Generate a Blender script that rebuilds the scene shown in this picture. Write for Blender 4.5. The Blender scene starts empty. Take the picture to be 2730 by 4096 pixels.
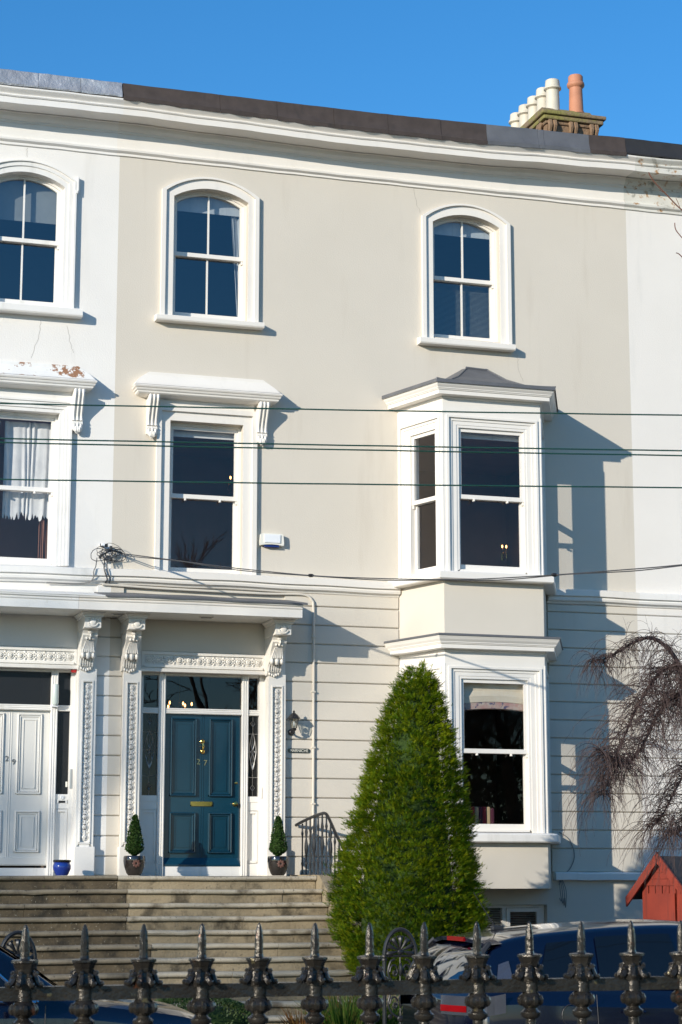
import bpy, bmesh, math, random
from mathutils import Vector, Matrix
R = math.radians
random.seed(27)
scene = bpy.context.scene
col = scene.collection

# ------------------------------------------------------------ camera, sky, sun, exposure
cam_data = bpy.data.cameras.new("camera")
cam = bpy.data.objects.new("camera", cam_data); col.objects.link(cam)
cam.location = (-4.8116, -26.0, -0.0282)
cam.rotation_euler = (R(90 + 10.38), 0, R(-17.12))
cam_data.sensor_fit = 'HORIZONTAL'; cam_data.sensor_width = 24.0
cam_data.lens = 8000 / 2730 * 24.0
cam_data.clip_start = 0.1; cam_data.clip_end = 2000
cam_data.dof.use_dof = True; cam_data.dof.focus_distance = 27.0; cam_data.dof.aperture_fstop = 18.0
scene.camera = cam

SUN = Vector((-1.42, -1.0, 0.49)).normalized()        # towards the sun
world = bpy.data.worlds.new("World"); scene.world = world; world.use_nodes = True
wn = world.node_tree.nodes; wl = world.node_tree.links
sky = wn.new('ShaderNodeTexSky'); sky.sky_type = 'NISHITA'; sky.sun_disc = False
sky.sun_elevation = math.asin(SUN.z)
sky.sun_rotation = math.atan2(SUN.x, SUN.y)
sky.altitude = 20; sky.air_density = 1.0; sky.dust_density = 0.1; sky.ozone_density = 4.0
wn['Background'].inputs['Strength'].default_value = 0.135
hs = wn.new('ShaderNodeHueSaturation'); hs.inputs['Saturation'].default_value = 1.22
wl.new(sky.outputs[0], hs.inputs['Color']); wl.new(hs.outputs[0], wn['Background'].inputs['Color'])
sun_data = bpy.data.lights.new("sun", 'SUN'); sun_data.energy = 3.7; sun_data.angle = R(0.53); sun_data.color = (1.0, 0.925, 0.80)
sun = bpy.data.objects.new("sun", sun_data); col.objects.link(sun)
sun.rotation_euler = SUN.to_track_quat('Z', 'Y').to_euler(); sun.location = (-30, -30, 20)
vs = scene.view_settings
vs.view_transform = 'Standard'; vs.look = 'None'; vs.gamma = 1.0; vs.use_curve_mapping = False
vs.exposure = 0.54

cy = scene.cycles
cy.max_bounces = 6; cy.diffuse_bounces = 3; cy.glossy_bounces = 3; cy.transmission_bounces = 4; cy.transparent_max_bounces = 8; cy.caustics_reflective = False; cy.caustics_refractive = False

# ------------------------------------------------------------ materials
def nt(name):
    m = bpy.data.materials.new(name); m.use_nodes = True
    return m, m.node_tree.nodes, m.node_tree.links, m.node_tree.nodes['Principled BSDF']
def noise(n, l, scale, detail=4, rough=.55, vec=None, stretch=None):
    t = n.new('ShaderNodeTexNoise'); t.inputs['Scale'].default_value = scale
    t.inputs['Detail'].default_value = detail; t.inputs['Roughness'].default_value = rough
    g = n.new('ShaderNodeNewGeometry'); src = g.outputs['Position']
    if stretch:
        mp = n.new('ShaderNodeMapping'); mp.inputs['Scale'].default_value = stretch
        l.new(src, mp.inputs['Vector']); src = mp.outputs[0]
    l.new(src, t.inputs['Vector'])
    return t
def ramp(n, l, src, a, b, ca, cb):
    r = n.new('ShaderNodeValToRGB'); e = r.color_ramp.elements
    e[0].position = a; e[1].position = b; e[0].color = (*ca, 1); e[1].color = (*cb, 1)
    l.new(src, r.inputs[0]); return r
def mixc(n, l, fac, a, b, mode='MIX'):
    m = n.new('ShaderNodeMix'); m.data_type = 'RGBA'; m.blend_type = mode
    if isinstance(fac, float): m.inputs['Factor'].default_value = fac
    else: l.new(fac, m.inputs['Factor'])
    for s, v in ((6, a), (7, b)):
        if isinstance(v, tuple): m.inputs[s].default_value = (*v, 1)
        else: l.new(v, m.inputs[s])
    return m.outputs[2]
def bump(n, l, p, src, strength, dist):
    b = n.new('ShaderNodeBump'); b.inputs['Strength'].default_value = strength; b.inputs['Distance'].default_value = dist
    l.new(src, b.inputs['Height']); l.new(b.outputs[0], p.inputs['Normal']); return b
def mat(name, c1, c2=None, scale=3.0, rough=.6, bs=None, bst=.4, bd=.004, metal=0.0, coat=0.0, streak=None, spec=None, patch=None):
    m, n, l, p = nt(name)
    c2 = c2 or tuple(v * .88 for v in c1)
    t = noise(n, l, scale, 5)
    c = ramp(n, l, t.outputs['Fac'], .3, .7, c1, c2).outputs[0]
    if streak:                      # rain streaks and dirt with a shape of their own
        s = noise(n, l, 1.0, 5, .65, stretch=(streak[1], streak[1], streak[2]))
        f = ramp(n, l, s.outputs['Fac'], .56, .78, (0, 0, 0), (1, 1, 1)).outputs[0]
        c = mixc(n, l, f, c, streak[0])
    if patch:                       # (colour, noise scale, threshold): lost paint, rust, lichen
        for pc, ps, th, wd in patch:
            s = noise(n, l, ps, 6, .62)
            f = ramp(n, l, s.outputs['Fac'], th, th + wd, (0, 0, 0), (1, 1, 1)).outputs[0]
            c = mixc(n, l, f, c, pc)
    l.new(c, p.inputs['Base Color'])
    p.inputs['Roughness'].default_value = rough; p.inputs['Metallic'].default_value = metal
    p.inputs['Coat Weight'].default_value = coat; p.inputs['Coat Roughness'].default_value = .05
    if spec is not None: p.inputs['Specular IOR Level'].default_value = spec
    if bs:
        b = noise(n, l, bs, 4, .6); bump(n, l, p, b.outputs['Fac'], bst, bd)
    return m
def glass(name, tint=(1, 1, 1), base=.05, wav=.0, rough=0.0, murk=None):
    m, n, l, p = nt(name); n.remove(p)
    out = n['Material Output']
    tr = n.new('ShaderNodeBsdfTransparent'); tr.inputs[0].default_value = (*tint, 1)
    gl = n.new('ShaderNodeBsdfGlossy'); gl.inputs['Roughness'].default_value = rough
    lw = n.new('ShaderNodeLayerWeight'); lw.inputs['Blend'].default_value = .5
    pw = n.new('ShaderNodeMath'); pw.operation = 'POWER'; pw.inputs[1].default_value = 4.0
    l.new(lw.outputs['Facing'], pw.inputs[0])
    ad = n.new('ShaderNodeMath'); ad.operation = 'MULTIPLY_ADD'; ad.inputs[1].default_value = 1 - base; ad.inputs[2].default_value = base
    l.new(pw.outputs[0], ad.inputs[0])
    if wav:
        b = n.new('ShaderNodeBump'); b.inputs['Strength'].default_value = wav; b.inputs['Distance'].default_value = .02
        l.new(noise(n, l, 2.2, 1).outputs['Fac'], b.inputs['Height']); l.new(b.outputs[0], gl.inputs['Normal'])
    mx = n.new('ShaderNodeMixShader'); l.new(ad.outputs[0], mx.inputs[0]); l.new(tr.outputs[0], mx.inputs[1]); l.new(gl.outputs[0], mx.inputs[2])
    last = mx
    if murk:
        df = n.new('ShaderNodeBsdfDiffuse'); df.inputs[0].default_value = (*murk[0], 1)
        m2 = n.new('ShaderNodeMixShader'); m2.inputs[0].default_value = murk[1]
        l.new(mx.outputs[0], m2.inputs[1]); l.new(df.outputs[0], m2.inputs[2]); last = m2
    l.new(last.outputs[0], out.inputs['Surface']); return m
def emit(name, c, s):
    m, n, l, p = nt(name)
    p.inputs['Emission Color'].default_value = (*c, 1); p.inputs['Emission Strength'].default_value = s
    p.inputs['Base Color'].default_value = (*c, 1); return m
def leafmat(name, ca, cb, cc, scale=1.2, rough=.55, trans=.25):
    m, n, l, p = nt(name)
    r = ramp(n, l, noise(n, l, scale, 3).outputs['Fac'], .35, .65, ca, cb)
    f = ramp(n, l, noise(n, l, 14.0, 3).outputs['Fac'], .45, .7, (0, 0, 0), (1, 1, 1)).outputs[0]
    c = mixc(n, l, f, r.outputs[0], cc)
    l.new(c, p.inputs['Base Color']); p.inputs['Roughness'].default_value = rough
    p.inputs['Specular IOR Level'].default_value = .3
    tl = n.new('ShaderNodeBsdfTranslucent'); l.new(c, tl.inputs[0])
    mx = n.new('ShaderNodeMixShader'); mx.inputs[0].default_value = trans
    l.new(p.outputs[0], mx.inputs[1]); l.new(tl.outputs[0], mx.inputs[2]); l.new(mx.outputs[0], n['Material Output'].inputs['Surface'])
    return m

BEIGE = (.63, .578, .497); CREAM = (.785, .745, .685); WHITE = (.83, .83, .82)
M = {}
M['beige'] = mat('beige_render', BEIGE, (.60, .55, .47), .8, .8, 55, .5, .006, streak=((.54, .485, .405), 1.8, .22))
M['beige_smooth'] = mat('beige_paint', BEIGE, (.60, .55, .47), 1.2, .7, 70, .35, .004)
M['crack'] = mat('hairline_crack', (.30, .27, .22), None, 4.0, .9)
M['white'] = mat('white_render', (.80, .775, .735), (.75, .725, .685), .9, .8, 50, .5, .006, streak=((.67, .645, .60), 1.6, .22))
M['white25'] = mat('warm_white_render', (.77, .735, .685), (.73, .695, .645), .9, .8, 50, .5, .006, streak=((.64, .62, .58), 1.6, .22))
M['cream'] = mat('cream_trim', CREAM, (.75, .71, .65), 2.0, .55, 40, .3, .003, streak=((.68, .645, .59), 3.0, .6))
M['cream_wood'] = mat('cream_gloss_wood', (.79, .755, .70), (.76, .725, .67), 4.0, .4, 30, .12, .002)
M['trim_white'] = mat('white_trim', (.82, .80, .765), (.76, .74, .70), 3.0, .55, 45, .35, .003, streak=((.62, .61, .57), 4.0, .8))
M['trim_peel'] = mat('peeling_white_trim', (.80, .795, .77), (.73, .72, .69), 3.0, .6, 30, .5, .005, patch=[((.45, .25, .10), 14.0, .70, .04), ((.62, .60, .52), 5.0, .62, .1)])
M['trim_hood29'] = mat('flaking_white_hood', (.80, .795, .77), (.73, .72, .69), 3.0, .6, 30, .5, .005, patch=[((.30, .15, .08), 4.2, .555, .02), ((.42, .40, .22), 9.0, .66, .1)])
M['trim_rust'] = mat('rust_stained_trim', (.70, .68, .62), (.58, .56, .50), 3.0, .7, 25, .6, .006, patch=[((.38, .21, .09), 9.0, .56, .08), ((.16, .155, .12), 6.0, .60, .14)])
M['cornice29'] = mat('mossy_white_cornice', (.80, .78, .745), (.74, .72, .685), 2.0, .6, 25, .4, .004, patch=[((.52, .52, .40), 3.5, .66, .12)])
M['felt'] = mat('brown_roofing_felt', (.045, .034, .030), (.066, .050, .044), 6.0, .85, 60, .5, .004, streak=((.03, .026, .025), 5.0, 2.0))
M['lead'] = mat('grey_lead', (.115, .118, .126), (.155, .158, .168), 4.0, .55, 9, .5, .01, metal=.2)
M['leadblack'] = mat('black_bitumen', (.018, .018, .02), (.03, .03, .032), 3.0, .7, 20, .4, .006)
M['silver'] = mat('aluminium_flashing', (.40, .41, .43), (.50, .51, .53), 3.0, .42, 4.5, .9, .05, metal=.45)
M['slate'] = mat('roof_slate', (.07, .07, .08), (.10, .10, .11), 4.0, .6, 12, .5, .01)
M['granite'] = mat('weathered_granite', (.235, .185, .115), (.34, .275, .18), 2.2, .88, 34, .8, .012, streak=((.10, .085, .058), 1.6, 3.0), patch=[((.085, .068, .044), 3.6, .50, .16), ((.42, .38, .30), 40.0, .66, .05), ((.09, .075, .05), 30.0, .63, .06)])
M['granite_shaded'] = mat('mossy_shaded_granite', (.080, .060, .036), (.135, .102, .06), 2.0, .9, 34, .8, .012, streak=((.035, .030, .022), 1.6, 3.0), patch=[((.03, .025, .017), 3.4, .48, .16), ((.27, .24, .18), 34.0, .62, .05), ((.085, .095, .03), 5.0, .66, .08)])  # left steps: moss and dirt, with tree shade also put into the colour
M['granite_worn'] = mat('worn_granite_nosing', (.36, .31, .23), (.46, .41, .32), 4.0, .8, 34, .7, .008, streak=((.17, .14, .10), 2.0, 1.0), patch=[((.16, .13, .09), 3.5, .54, .14), ((.12, .10, .07), 22.0, .62, .06)])
M['granite_worn_shaded'] = mat('worn_shaded_granite_nosing', (.17, .14, .095), (.25, .21, .15), 4.0, .85, 34, .7, .008, streak=((.06, .05, .035), 2.0, 1.0), patch=[((.06, .05, .035), 18.0, .60, .08)])  # worn nosing of the left steps, its colour darkened for the same shade
M['sandstone'] = mat('brown_sandstone', (.26, .165, .095), (.17, .11, .07), 5.0, .9, 18, 1.0, .02, patch=[((.17, .15, .05), 5.0, .60, .1)])
M['sandcap'] = mat('lichen_sandstone', (.24, .17, .10), (.16, .12, .075), 5.0, .9, 18, 1.0, .02, patch=[((.22, .20, .06), 3.5, .46, .12)])
M['pot_white'] = mat('buff_clay_pot', (.62, .57, .46), (.54, .49, .40), 5.0, .6, 14, .25, .004, streak=((.42, .38, .30), 5.0, 1.0))
M['pot_terra'] = mat('terracotta_pot', (.50, .22, .125), (.42, .18, .10), 5.0, .65, 14, .3, .004, streak=((.28, .13, .085), 5.0, 1.0))
M['door_blue'] = mat('petrol_blue_gloss', (.004, .034, .060), (.005, .038, .066), 3.0, .22, 25, .06, .002, coat=.35)
M['door_white'] = mat('white_door_paint', (.70, .685, .645), (.66, .645, .605), 2.0, .4, 25, .1, .002)
M['brass'] = mat('polished_brass', (.70, .46, .14), (.62, .40, .11), 6.0, .18, metal=1.0)
M['steel'] = mat('brushed_steel', (.55, .55, .55), (.50, .50, .50), 6.0, .3, metal=1.0)
M['iron'] = mat('black_iron', (.012, .012, .013), (.020, .019, .019), 8.0, .38, 30, .3, .004)
M['iron_fence'] = mat('weathered_painted_iron', (.026, .022, .018), (.055, .048, .039), 16.0, .22, 90, .9, .003, metal=.55, patch=[((.16, .135, .07), 30.0, .64, .05), ((.08, .03, .014), 26.0, .66, .05)])
M['black_gloss'] = mat('black_gloss', (.008, .008, .009), (.012, .011, .012), 5.0, .10, coat=.6)
M['plastic_black'] = mat('black_plastic', (.02, .02, .022), None, 6.0, .5)
M['cable_green'] = mat('dark_green_cable', (.008, .045, .035), (.012, .06, .046), 6.0, .45)
M['cable'] = mat('dark_cable', (.03, .031, .034), (.05, .051, .055), 6.0, .5)
M['cable_grey'] = mat('grey_cable', (.20, .20, .20), None, 6.0, .5)
M['plastic_cream'] = mat('aged_plastic', (.80, .78, .70), None, 5.0, .45)
M['plastic_white'] = mat('white_plastic', (.82, .84, .86), None, 5.0, .4)
M['blue_lens'] = mat('blue_lens', (.01, .03, .18), None, 5.0, .2)
M['pot_black'] = mat('black_glazed_pot', (.010, .009, .009), (.018, .013, .011), 4.0, .08, coat=.8)
M['pot_blue'] = mat('blue_glazed_pot', (.012, .035, .26), (.02, .06, .36), 9.0, .10, coat=.8, patch=[((.008, .02, .12), 14.0, .58, .15)])
M['rust_mark'] = mat('rust_brown_mark', (.12, .045, .03), None, 9.0, .5)
M['soil'] = mat('dark_soil', (.03, .022, .015), None, 9.0, .95, 30, 1.0, .02)
M['shed'] = mat('red_stained_wood', (.27, .027, .008), (.19, .019, .007), 3.0, .6, 20, .3, .004, streak=((.10, .011, .006), 16.0, .7))
M['shed_felt'] = mat('black_shed_felt', (.025, .025, .03), (.04, .04, .046), 8.0, .85, 50, .6, .005)
M['tarmac'] = mat('tarmac', (.045, .045, .047), (.065, .064, .063), 3.0, .9, 90, .6, .006)
M['paving'] = mat('concrete_paving', (.27, .26, .24), (.22, .21, .195), 2.0, .9, 60, .5, .005)
M['gravel'] = mat('garden_gravel', (.20, .18, .15), (.12, .105, .085), 26.0, .95, 40, 1.0, .02)
M['kerb'] = mat('granite_kerb', (.30, .29, .28), (.24, .235, .225), 8.0, .8, 40, .5, .006)
M['navy'] = mat('navy_car_paint', (.0012, .0022, .011), (.0015, .0028, .013), 2.0, .25, coat=1.0)
M['black_paint'] = mat('black_blue_car_paint', (.0012, .0018, .007), (.0015, .0022, .009), 2.0, .25, coat=1.0)
M['chrome'] = mat('chrome', (.75, .76, .78), None, 4.0, .08, metal=1.0)
M['tyre'] = mat('tyre_rubber', (.016, .016, .016), None, 9.0, .85)
M['alloy'] = mat('alloy_wheel', (.42, .43, .44), None, 9.0, .3, metal=.9)
M['red_lens'] = mat('red_tail_lens', (.22, .003, .005), (.18, .003, .004), 9.0, .15, coat=.3)
M['clear_lens'] = mat('clear_tail_lens', (.16, .17, .20), None, 9.0, .08, metal=.7, coat=.7)
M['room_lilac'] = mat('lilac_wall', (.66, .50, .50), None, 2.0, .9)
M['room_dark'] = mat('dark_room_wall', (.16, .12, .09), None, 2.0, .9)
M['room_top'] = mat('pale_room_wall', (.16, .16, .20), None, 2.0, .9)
M['fabric_white'] = mat('white_net_curtain', (.66, .67, .67), (.56, .57, .58), 9.0, .9, streak=((.40, .41, .43), 26.0, .5))
M['fabric_cream'] = mat('cream_blind', (.66, .60, .48), (.58, .52, .41), 5.0, .9)
M['fabric_pattern'] = mat('patterned_blind_hem', (.40, .20, .19), (.45, .42, .36), 12.0, .9, patch=[((.08, .08, .16), 11.0, .56, .05)])
M['fabric_grey'] = mat('grey_blind', (.30, .31, .30), None, 5.0, .9)
M['fabric_brown'] = mat('brown_drape', (.20, .09, .06), None, 8.0, .9)
M['slat'] = mat('blind_slat', (.60, .62, .58), None, 4.0, .5)
M['red_stripe'] = mat('red_stripe_cloth', (.30, .02, .03), None, 9.0, .9)
M['buff_stripe'] = mat('buff_stripe_cloth', (.45, .34, .20), None, 9.0, .9)
M['plum_stripe'] = mat('plum_stripe_cloth', (.07, .012, .03), None, 9.0, .9)
M['flame'] = emit('warm_bulb', (1.0, .50, .16), 5.0)
M['tail_glow'] = emit('tail_bulb', (1.0, .05, .02), 1.0)
M['letter'] = mat('pale_lettering', (.75, .72, .62), None, 5.0, .4)
M['numeral'] = mat('brass_numeral', (.62, .50, .26), None, 5.0, .25, metal=.8)
M['numeral29'] = mat('grey_numeral', (.16, .16, .16), None, 5.0, .35, metal=.4)
M['glass'] = glass('window_glass', (.95, .95, .95), .06, .02)
M['glass_top'] = glass('double_window_glass', (.80, .85, .88), .17, .01)
M['glass_bay'] = glass('bay_glass', (.95, .95, .95), .055, .015)
M['glass_obscure'] = glass('obscured_glass', (.35, .36, .37), .05, .3, .25, murk=((.035, .037, .042), .55))
M['glass_leaded'] = glass('leaded_glass', (.55, .57, .58), .06, .25, .12, murk=((.05, .052, .056), .35))
M['glass_lamp'] = glass('lamp_glass', (.85, .87, .85), .08)
M['glass_frost'] = mat('frosted_tube', (.62, .70, .66), None, 4.0, .25)
M['glass_car'] = mat('car_glass', (.004, .005, .006), None, 3.0, .03, coat=.5)
M['glass_tail'] = glass('tailgate_glass', (.16, .19, .20), .34)
M['bark'] = mat('grey_brown_bark', (.085, .068, .055), (.055, .044, .037), 8.0, .9, 25, .8, .01)
M['bark_weep'] = mat('purple_brown_twig', (.050, .030, .028), (.075, .048, .042), 8.0, .8)
M['bark_red'] = mat('red_twig', (.16, .065, .04), None, 8.0, .8)
M['conifer'] = leafmat('conifer_green', (.058, .138, .004), (.150, .230, .004), (.34, .36, .008), 1.3, .6, .42)
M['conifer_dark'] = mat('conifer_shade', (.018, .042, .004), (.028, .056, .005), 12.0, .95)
M['box'] = leafmat('box_leaf', (.022, .060, .012), (.034, .080, .016), (.055, .11, .022), 6.0, .4, .2)
M['hedge'] = leafmat('hedge_leaf', (.045, .085, .022), (.065, .115, .028), (.11, .14, .045), 5.0, .5, .2)
M['grass_green'] = leafmat('blade_green', (.05, .13, .015), (.08, .17, .02), (.20, .17, .04), 9.0, .5, .25)
M['grass_rust'] = leafmat('blade_rust', (.28, .11, .03), (.22, .10, .04), (.20, .17, .04), 9.0, .5, .25)
M['evergreen'] = leafmat('dark_evergreen', (.014, .028, .010), (.020, .040, .012), (.03, .05, .015), 2.0, .5, .15)

# ------------------------------------------------------------ mesh helpers
def root_of(o):
    while o.parent: o = o.parent
    return o
class MB:
    """collects faces; build() links them as one mesh object"""
    def __init__(s, mtx=None): s.v = []; s.f = []; s.m = mtx or Matrix()
    def add(s, vs, fs):
        b = len(s.v); s.v += [s.m @ Vector(p) for p in vs]; s.f += [tuple(i + b for i in f) for f in fs]; return s
    def quad(s, a, b, c, d): return s.add([a, b, c, d], [(0, 1, 2, 3)])
    def box(s, x0, x1, y0, y1, z0, z1, bev=0.0):
        if not bev:
            return s.add([(x0,y0,z0),(x1,y0,z0),(x1,y1,z0),(x0,y1,z0),(x0,y0,z1),(x1,y0,z1),(x1,y1,z1),(x0,y1,z1)],
                  [(0,3,2,1),(4,5,6,7),(0,1,5,4),(1,2,6,5),(2,3,7,6),(3,0,4,7)])
        b = min(bev, (x1-x0)*.45, (y1-y0)*.45, (z1-z0)*.45)
        bm = bmesh.new(); bmesh.ops.create_cube(bm, size=1.0)
        for v in bm.verts: v.co = Vector(((x0+x1)/2+v.co.x*(x1-x0), (y0+y1)/2+v.co.y*(y1-y0), (z0+z1)/2+v.co.z*(z1-z0)))
        bmesh.ops.bevel(bm, geom=bm.edges[:], offset=b, segments=2, affect='EDGES', profile=.5)
        bm.verts.index_update(); s.add([v.co[:] for v in bm.verts], [tuple(v.index for v in f.verts) for f in bm.faces]); bm.free(); return s
    def prism_x(s, prof, x0, x1):
        """(y,z) polygon pushed along x"""
        n = len(prof)
        vs = [(x0, y, z) for y, z in prof] + [(x1, y, z) for y, z in prof]
        return s.add(vs, [(i, (i+1) % n, n+(i+1) % n, n+i) for i in range(n)] + [tuple(range(n)), tuple(range(2*n-1, n-1, -1))])
    def prism_y(s, prof, y0, y1):
        n = len(prof)
        vs = [(x, y0, z) for x, z in prof] + [(x, y1, z) for x, z in prof]
        return s.add(vs, [(i, (i+1) % n, n+(i+1) % n, n+i) for i in range(n)] + [tuple(range(n)), tuple(range(2*n-1, n-1, -1))])
    def prism_z(s, prof, z0, z1):
        n = len(prof)
        vs = [(x, y, z0) for x, y in prof] + [(x, y, z1) for x, y in prof]
        return s.add(vs, [(i, (i+1) % n, n+(i+1) % n, n+i) for i in range(n)] + [tuple(range(n)), tuple(range(2*n-1, n-1, -1))])
    def run_x(s, prof, xs, dz):
        """closed (y,z) profile run along stations xs, each lifted by dz(x, z)"""
        n = len(prof); vs = []; fs = []
        for x in xs: vs += [(x, y, z + dz(x, z)) for y, z in prof]
        for k in range(len(xs)-1):
            for i in range(n): fs.append((k*n+i, k*n+(i+1) % n, (k+1)*n+(i+1) % n, (k+1)*n+i))
        fs += [tuple(range(n)), tuple(range(len(vs)-1, len(vs)-n-1, -1))]
        return s.add(vs, fs)
    def ring(s, a, b, y0, y1):
        """band between outline a (outer) and b (inner), lists of (x,z), front y0 back y1"""
        n = len(a)
        vs = [(x, y0, z) for x, z in a] + [(x, y0, z) for x, z in b] + [(x, y1, z) for x, z in a] + [(x, y1, z) for x, z in b]
        fs = []
        for i in range(n-1):
            fs += [(i, i+1, n+i+1, n+i), (2*n+i, i, i+1, 2*n+i+1)[::-1], (n+i, n+i+1, 3*n+i+1, 3*n+i), (2*n+i, 2*n+i+1, 3*n+i+1, 3*n+i)[::-1]]
        fs += [(0, n, 3*n, 2*n), (n-1, 2*n-1, 4*n-1, 3*n-1)[::-1]]
        return s.add(vs, fs)
    def sweep(s, path, prof, wall_ends=True, closed=True):
        """profile (out,z) along plan path, mitred; ends lie in the wall plane"""
        N = []
        for (ax, ay), (bx, by) in zip(path, path[1:]):
            L = math.hypot(bx-ax, by-ay); N.append(((by-ay)/L, -(bx-ax)/L))
        mit = []
        for i in range(len(path)):
            if 0 < i < len(path)-1:
                a, b = N[i-1], N[i]; d = 1 + a[0]*b[0] + a[1]*b[1]; mit.append(((a[0]+b[0])/d, (a[1]+b[1])/d))
            else:
                a = N[0] if i == 0 else N[-1]
                if wall_ends and abs(a[0]) > .05: mit.append((1/a[0], 0))
                else: mit.append(a)
        n = len(prof); vs = []; fs = []
        for (x, y), m in zip(path, mit): vs += [(x+m[0]*d, y+m[1]*d, z) for d, z in prof]
        for k in range(len(path)-1):
            for i in range(n if closed else n-1): fs.append((k*n+i, k*n+(i+1) % n, (k+1)*n+(i+1) % n, (k+1)*n+i))
        if closed: fs += [tuple(range(n)), tuple(range(len(vs)-1, len(vs)-n-1, -1))]
        return s.add(vs, fs)
    def lathe(s, prof, cx, cy, cz, n=16, axis='z', cap=True):
        vs = []; fs = []
        for r, h in prof:
            for k in range(n):
                a = 2*math.pi*k/n; u, w = r*math.cos(a), r*math.sin(a)
                vs.append((cx+u, cy+w, cz+h) if axis == 'z' else ((cx+u, cy-h, cz+w) if axis == 'y' else (cx+h, cy+u, cz+w)))
        for j in range(len(prof)-1):
            for k in range(n): fs.append((j*n+k, j*n+(k+1) % n, (j+1)*n+(k+1) % n, (j+1)*n+k))
        if cap: fs += [tuple(range(n))[::-1], tuple(range((len(prof)-1)*n, len(prof)*n))]
        return s.add(vs, fs)
    def ball(s, c, r, n=8, m=6):
        rx, ry, rz = (r, r, r) if isinstance(r, (int, float)) else r
        vs = [(c[0], c[1], c[2]-rz)]; fs = []
        for j in range(1, m):
            t = -math.pi/2 + math.pi*j/m
            for k in range(n):
                a = 2*math.pi*k/n; vs.append((c[0]+rx*math.cos(t)*math.cos(a), c[1]+ry*math.cos(t)*math.sin(a), c[2]+rz*math.sin(t)))
        vs.append((c[0], c[1], c[2]+rz)); T = len(vs)-1
        for k in range(n):
            fs.append((0, 1+(k+1) % n, 1+k)); fs.append((T, T-n+k, T-n+(k+1) % n))
        for j in range(m-2):
            for k in range(n): a = 1+j*n; fs.append((a+k, a+(k+1) % n, a+n+(k+1) % n, a+n+k))
        return s.add(vs, fs)
    def tube(s, pts, r, n=6):
        pts = [Vector(p) for p in pts]; rr = r if isinstance(r, (list, tuple)) else [r]*len(pts)
        vs = []; fs = []; prev = None
        for i, p in enumerate(pts):
            t = (pts[min(i+1, len(pts)-1)] - pts[max(i-1, 0)]).normalized()
            if prev is None: ref = Vector((0, 0, 1)) if abs(t.z) < .9 else Vector((1, 0, 0)); u = t.cross(ref).normalized()
            else: u = (prev - t*prev.dot(t)).normalized()
            prev = u; w = t.cross(u)
            for k in range(n):
                a = 2*math.pi*k/n; vs.append(p + (u*math.cos(a) + w*math.sin(a))*rr[i])
        for i in range(len(pts)-1):
            for k in range(n): fs.append((i*n+k, i*n+(k+1) % n, (i+1)*n+(k+1) % n, (i+1)*n+k))
        fs += [tuple(range(n))[::-1], tuple(range(len(vs)-n, len(vs)))]
        return s.add(vs, fs)
    def build(s, name, m, parent=None, smooth=False, local=False, origin=None, angle=35):
        me = bpy.data.meshes.new(name)
        off = Vector((0, 0, 0))
        if parent is not None and not local: off = root_of(parent).location
        elif origin is not None: off = Vector(origin)
        me.from_pydata([(p - off)[:] for p in s.v], [], s.f); me.update()
        bm = bmesh.new(); bm.from_mesh(me)
        if smooth and len(s.f) < 20000: bmesh.ops.remove_doubles(bm, verts=bm.verts[:], dist=1e-5)
        bmesh.ops.recalc_face_normals(bm, faces=bm.faces[:]); bm.to_mesh(me); bm.free()
        if m is not None: me.materials.append(M[m] if isinstance(m, str) else m)
        if smooth:
            me.polygons.foreach_set('use_smooth', [True]*len(me.polygons))
            me.set_sharp_from_angle(angle=R(angle))
        o = bpy.data.objects.new(name, me); col.objects.link(o)
        if parent is not None: o.parent = parent
        elif origin is not None: o.location = origin
        return o
def tag(o, label, cat, group=None):
    o['label'] = label; o['category'] = cat
    if group: o['group'] = group
    return o
def thing(name, label, cat, loc=(0, 0, 0), rz=0.0, group=None):
    o = bpy.data.objects.new(name, None); col.objects.link(o); o.empty_display_size = .3
    o.location = loc; o.rotation_euler = (0, 0, rz); return tag(o, label, cat, group)
def struct(o): o['kind'] = 'structure'; return o
def stuff(o): o['kind'] = 'stuff'; return o
def copy_tree(o, parent=None):
    c = o.copy(); col.objects.link(c); c.parent = parent
    for ch in [k for k in col.objects if k.parent == o]: copy_tree(ch, c)
    return c
def text_mesh(name, txt, size, m, parent, x, y, z, depth=.004, center=True, sx=1.0):
    cu = bpy.data.curves.new(name, 'FONT'); cu.body = txt; cu.size = size; cu.extrude = depth
    cu.align_x = 'CENTER' if center else 'LEFT'; cu.align_y = 'CENTER'
    t = bpy.data.objects.new(name, cu); col.objects.link(t)
    me = bpy.data.meshes.new_from_object(t.evaluated_get(bpy.context.evaluated_depsgraph_get()))
    bpy.data.objects.remove(t); bpy.data.curves.remove(cu)
    off = root_of(parent).location
    for v in me.vertices: v.co = Vector((x + v.co.x*sx, y - v.co.z, z + v.co.y)) - off
    me.materials.clear(); me.materials.append(M[m]); me.name = name
    o = bpy.data.objects.new(name, me); col.objects.link(o); o.parent = parent; return o
def arch(x0, x1, zb, zs, rise, n=16):
    pts = [(x0, zb), (x0, zs)]
    if rise > 0:
        w = (x1-x0)/2; r = (w*w + rise*rise)/(2*rise); cz = zs + rise - r; cx = (x0+x1)/2
        a = math.asin(min(1, w/r))
        for k in range(1, n): t = -a + 2*a*k/n; pts.append((cx + r*math.sin(t), cz + r*math.cos(t)))
    else:
        for k in range(1, n): pts.append((x0 + (x1-x0)*k/n, zs))
    return pts + [(x1, zs), (x1, zb)]
def arch_top(o, x):
    x0, x1, zb, zs, rise = o
    if rise <= 0: return zs
    w = (x1-x0)/2; r = (w*w + rise*rise)/(2*rise); d = x - (x0+x1)/2
    return zs + rise - r + math.sqrt(max(r*r - d*d, 0))
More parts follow.
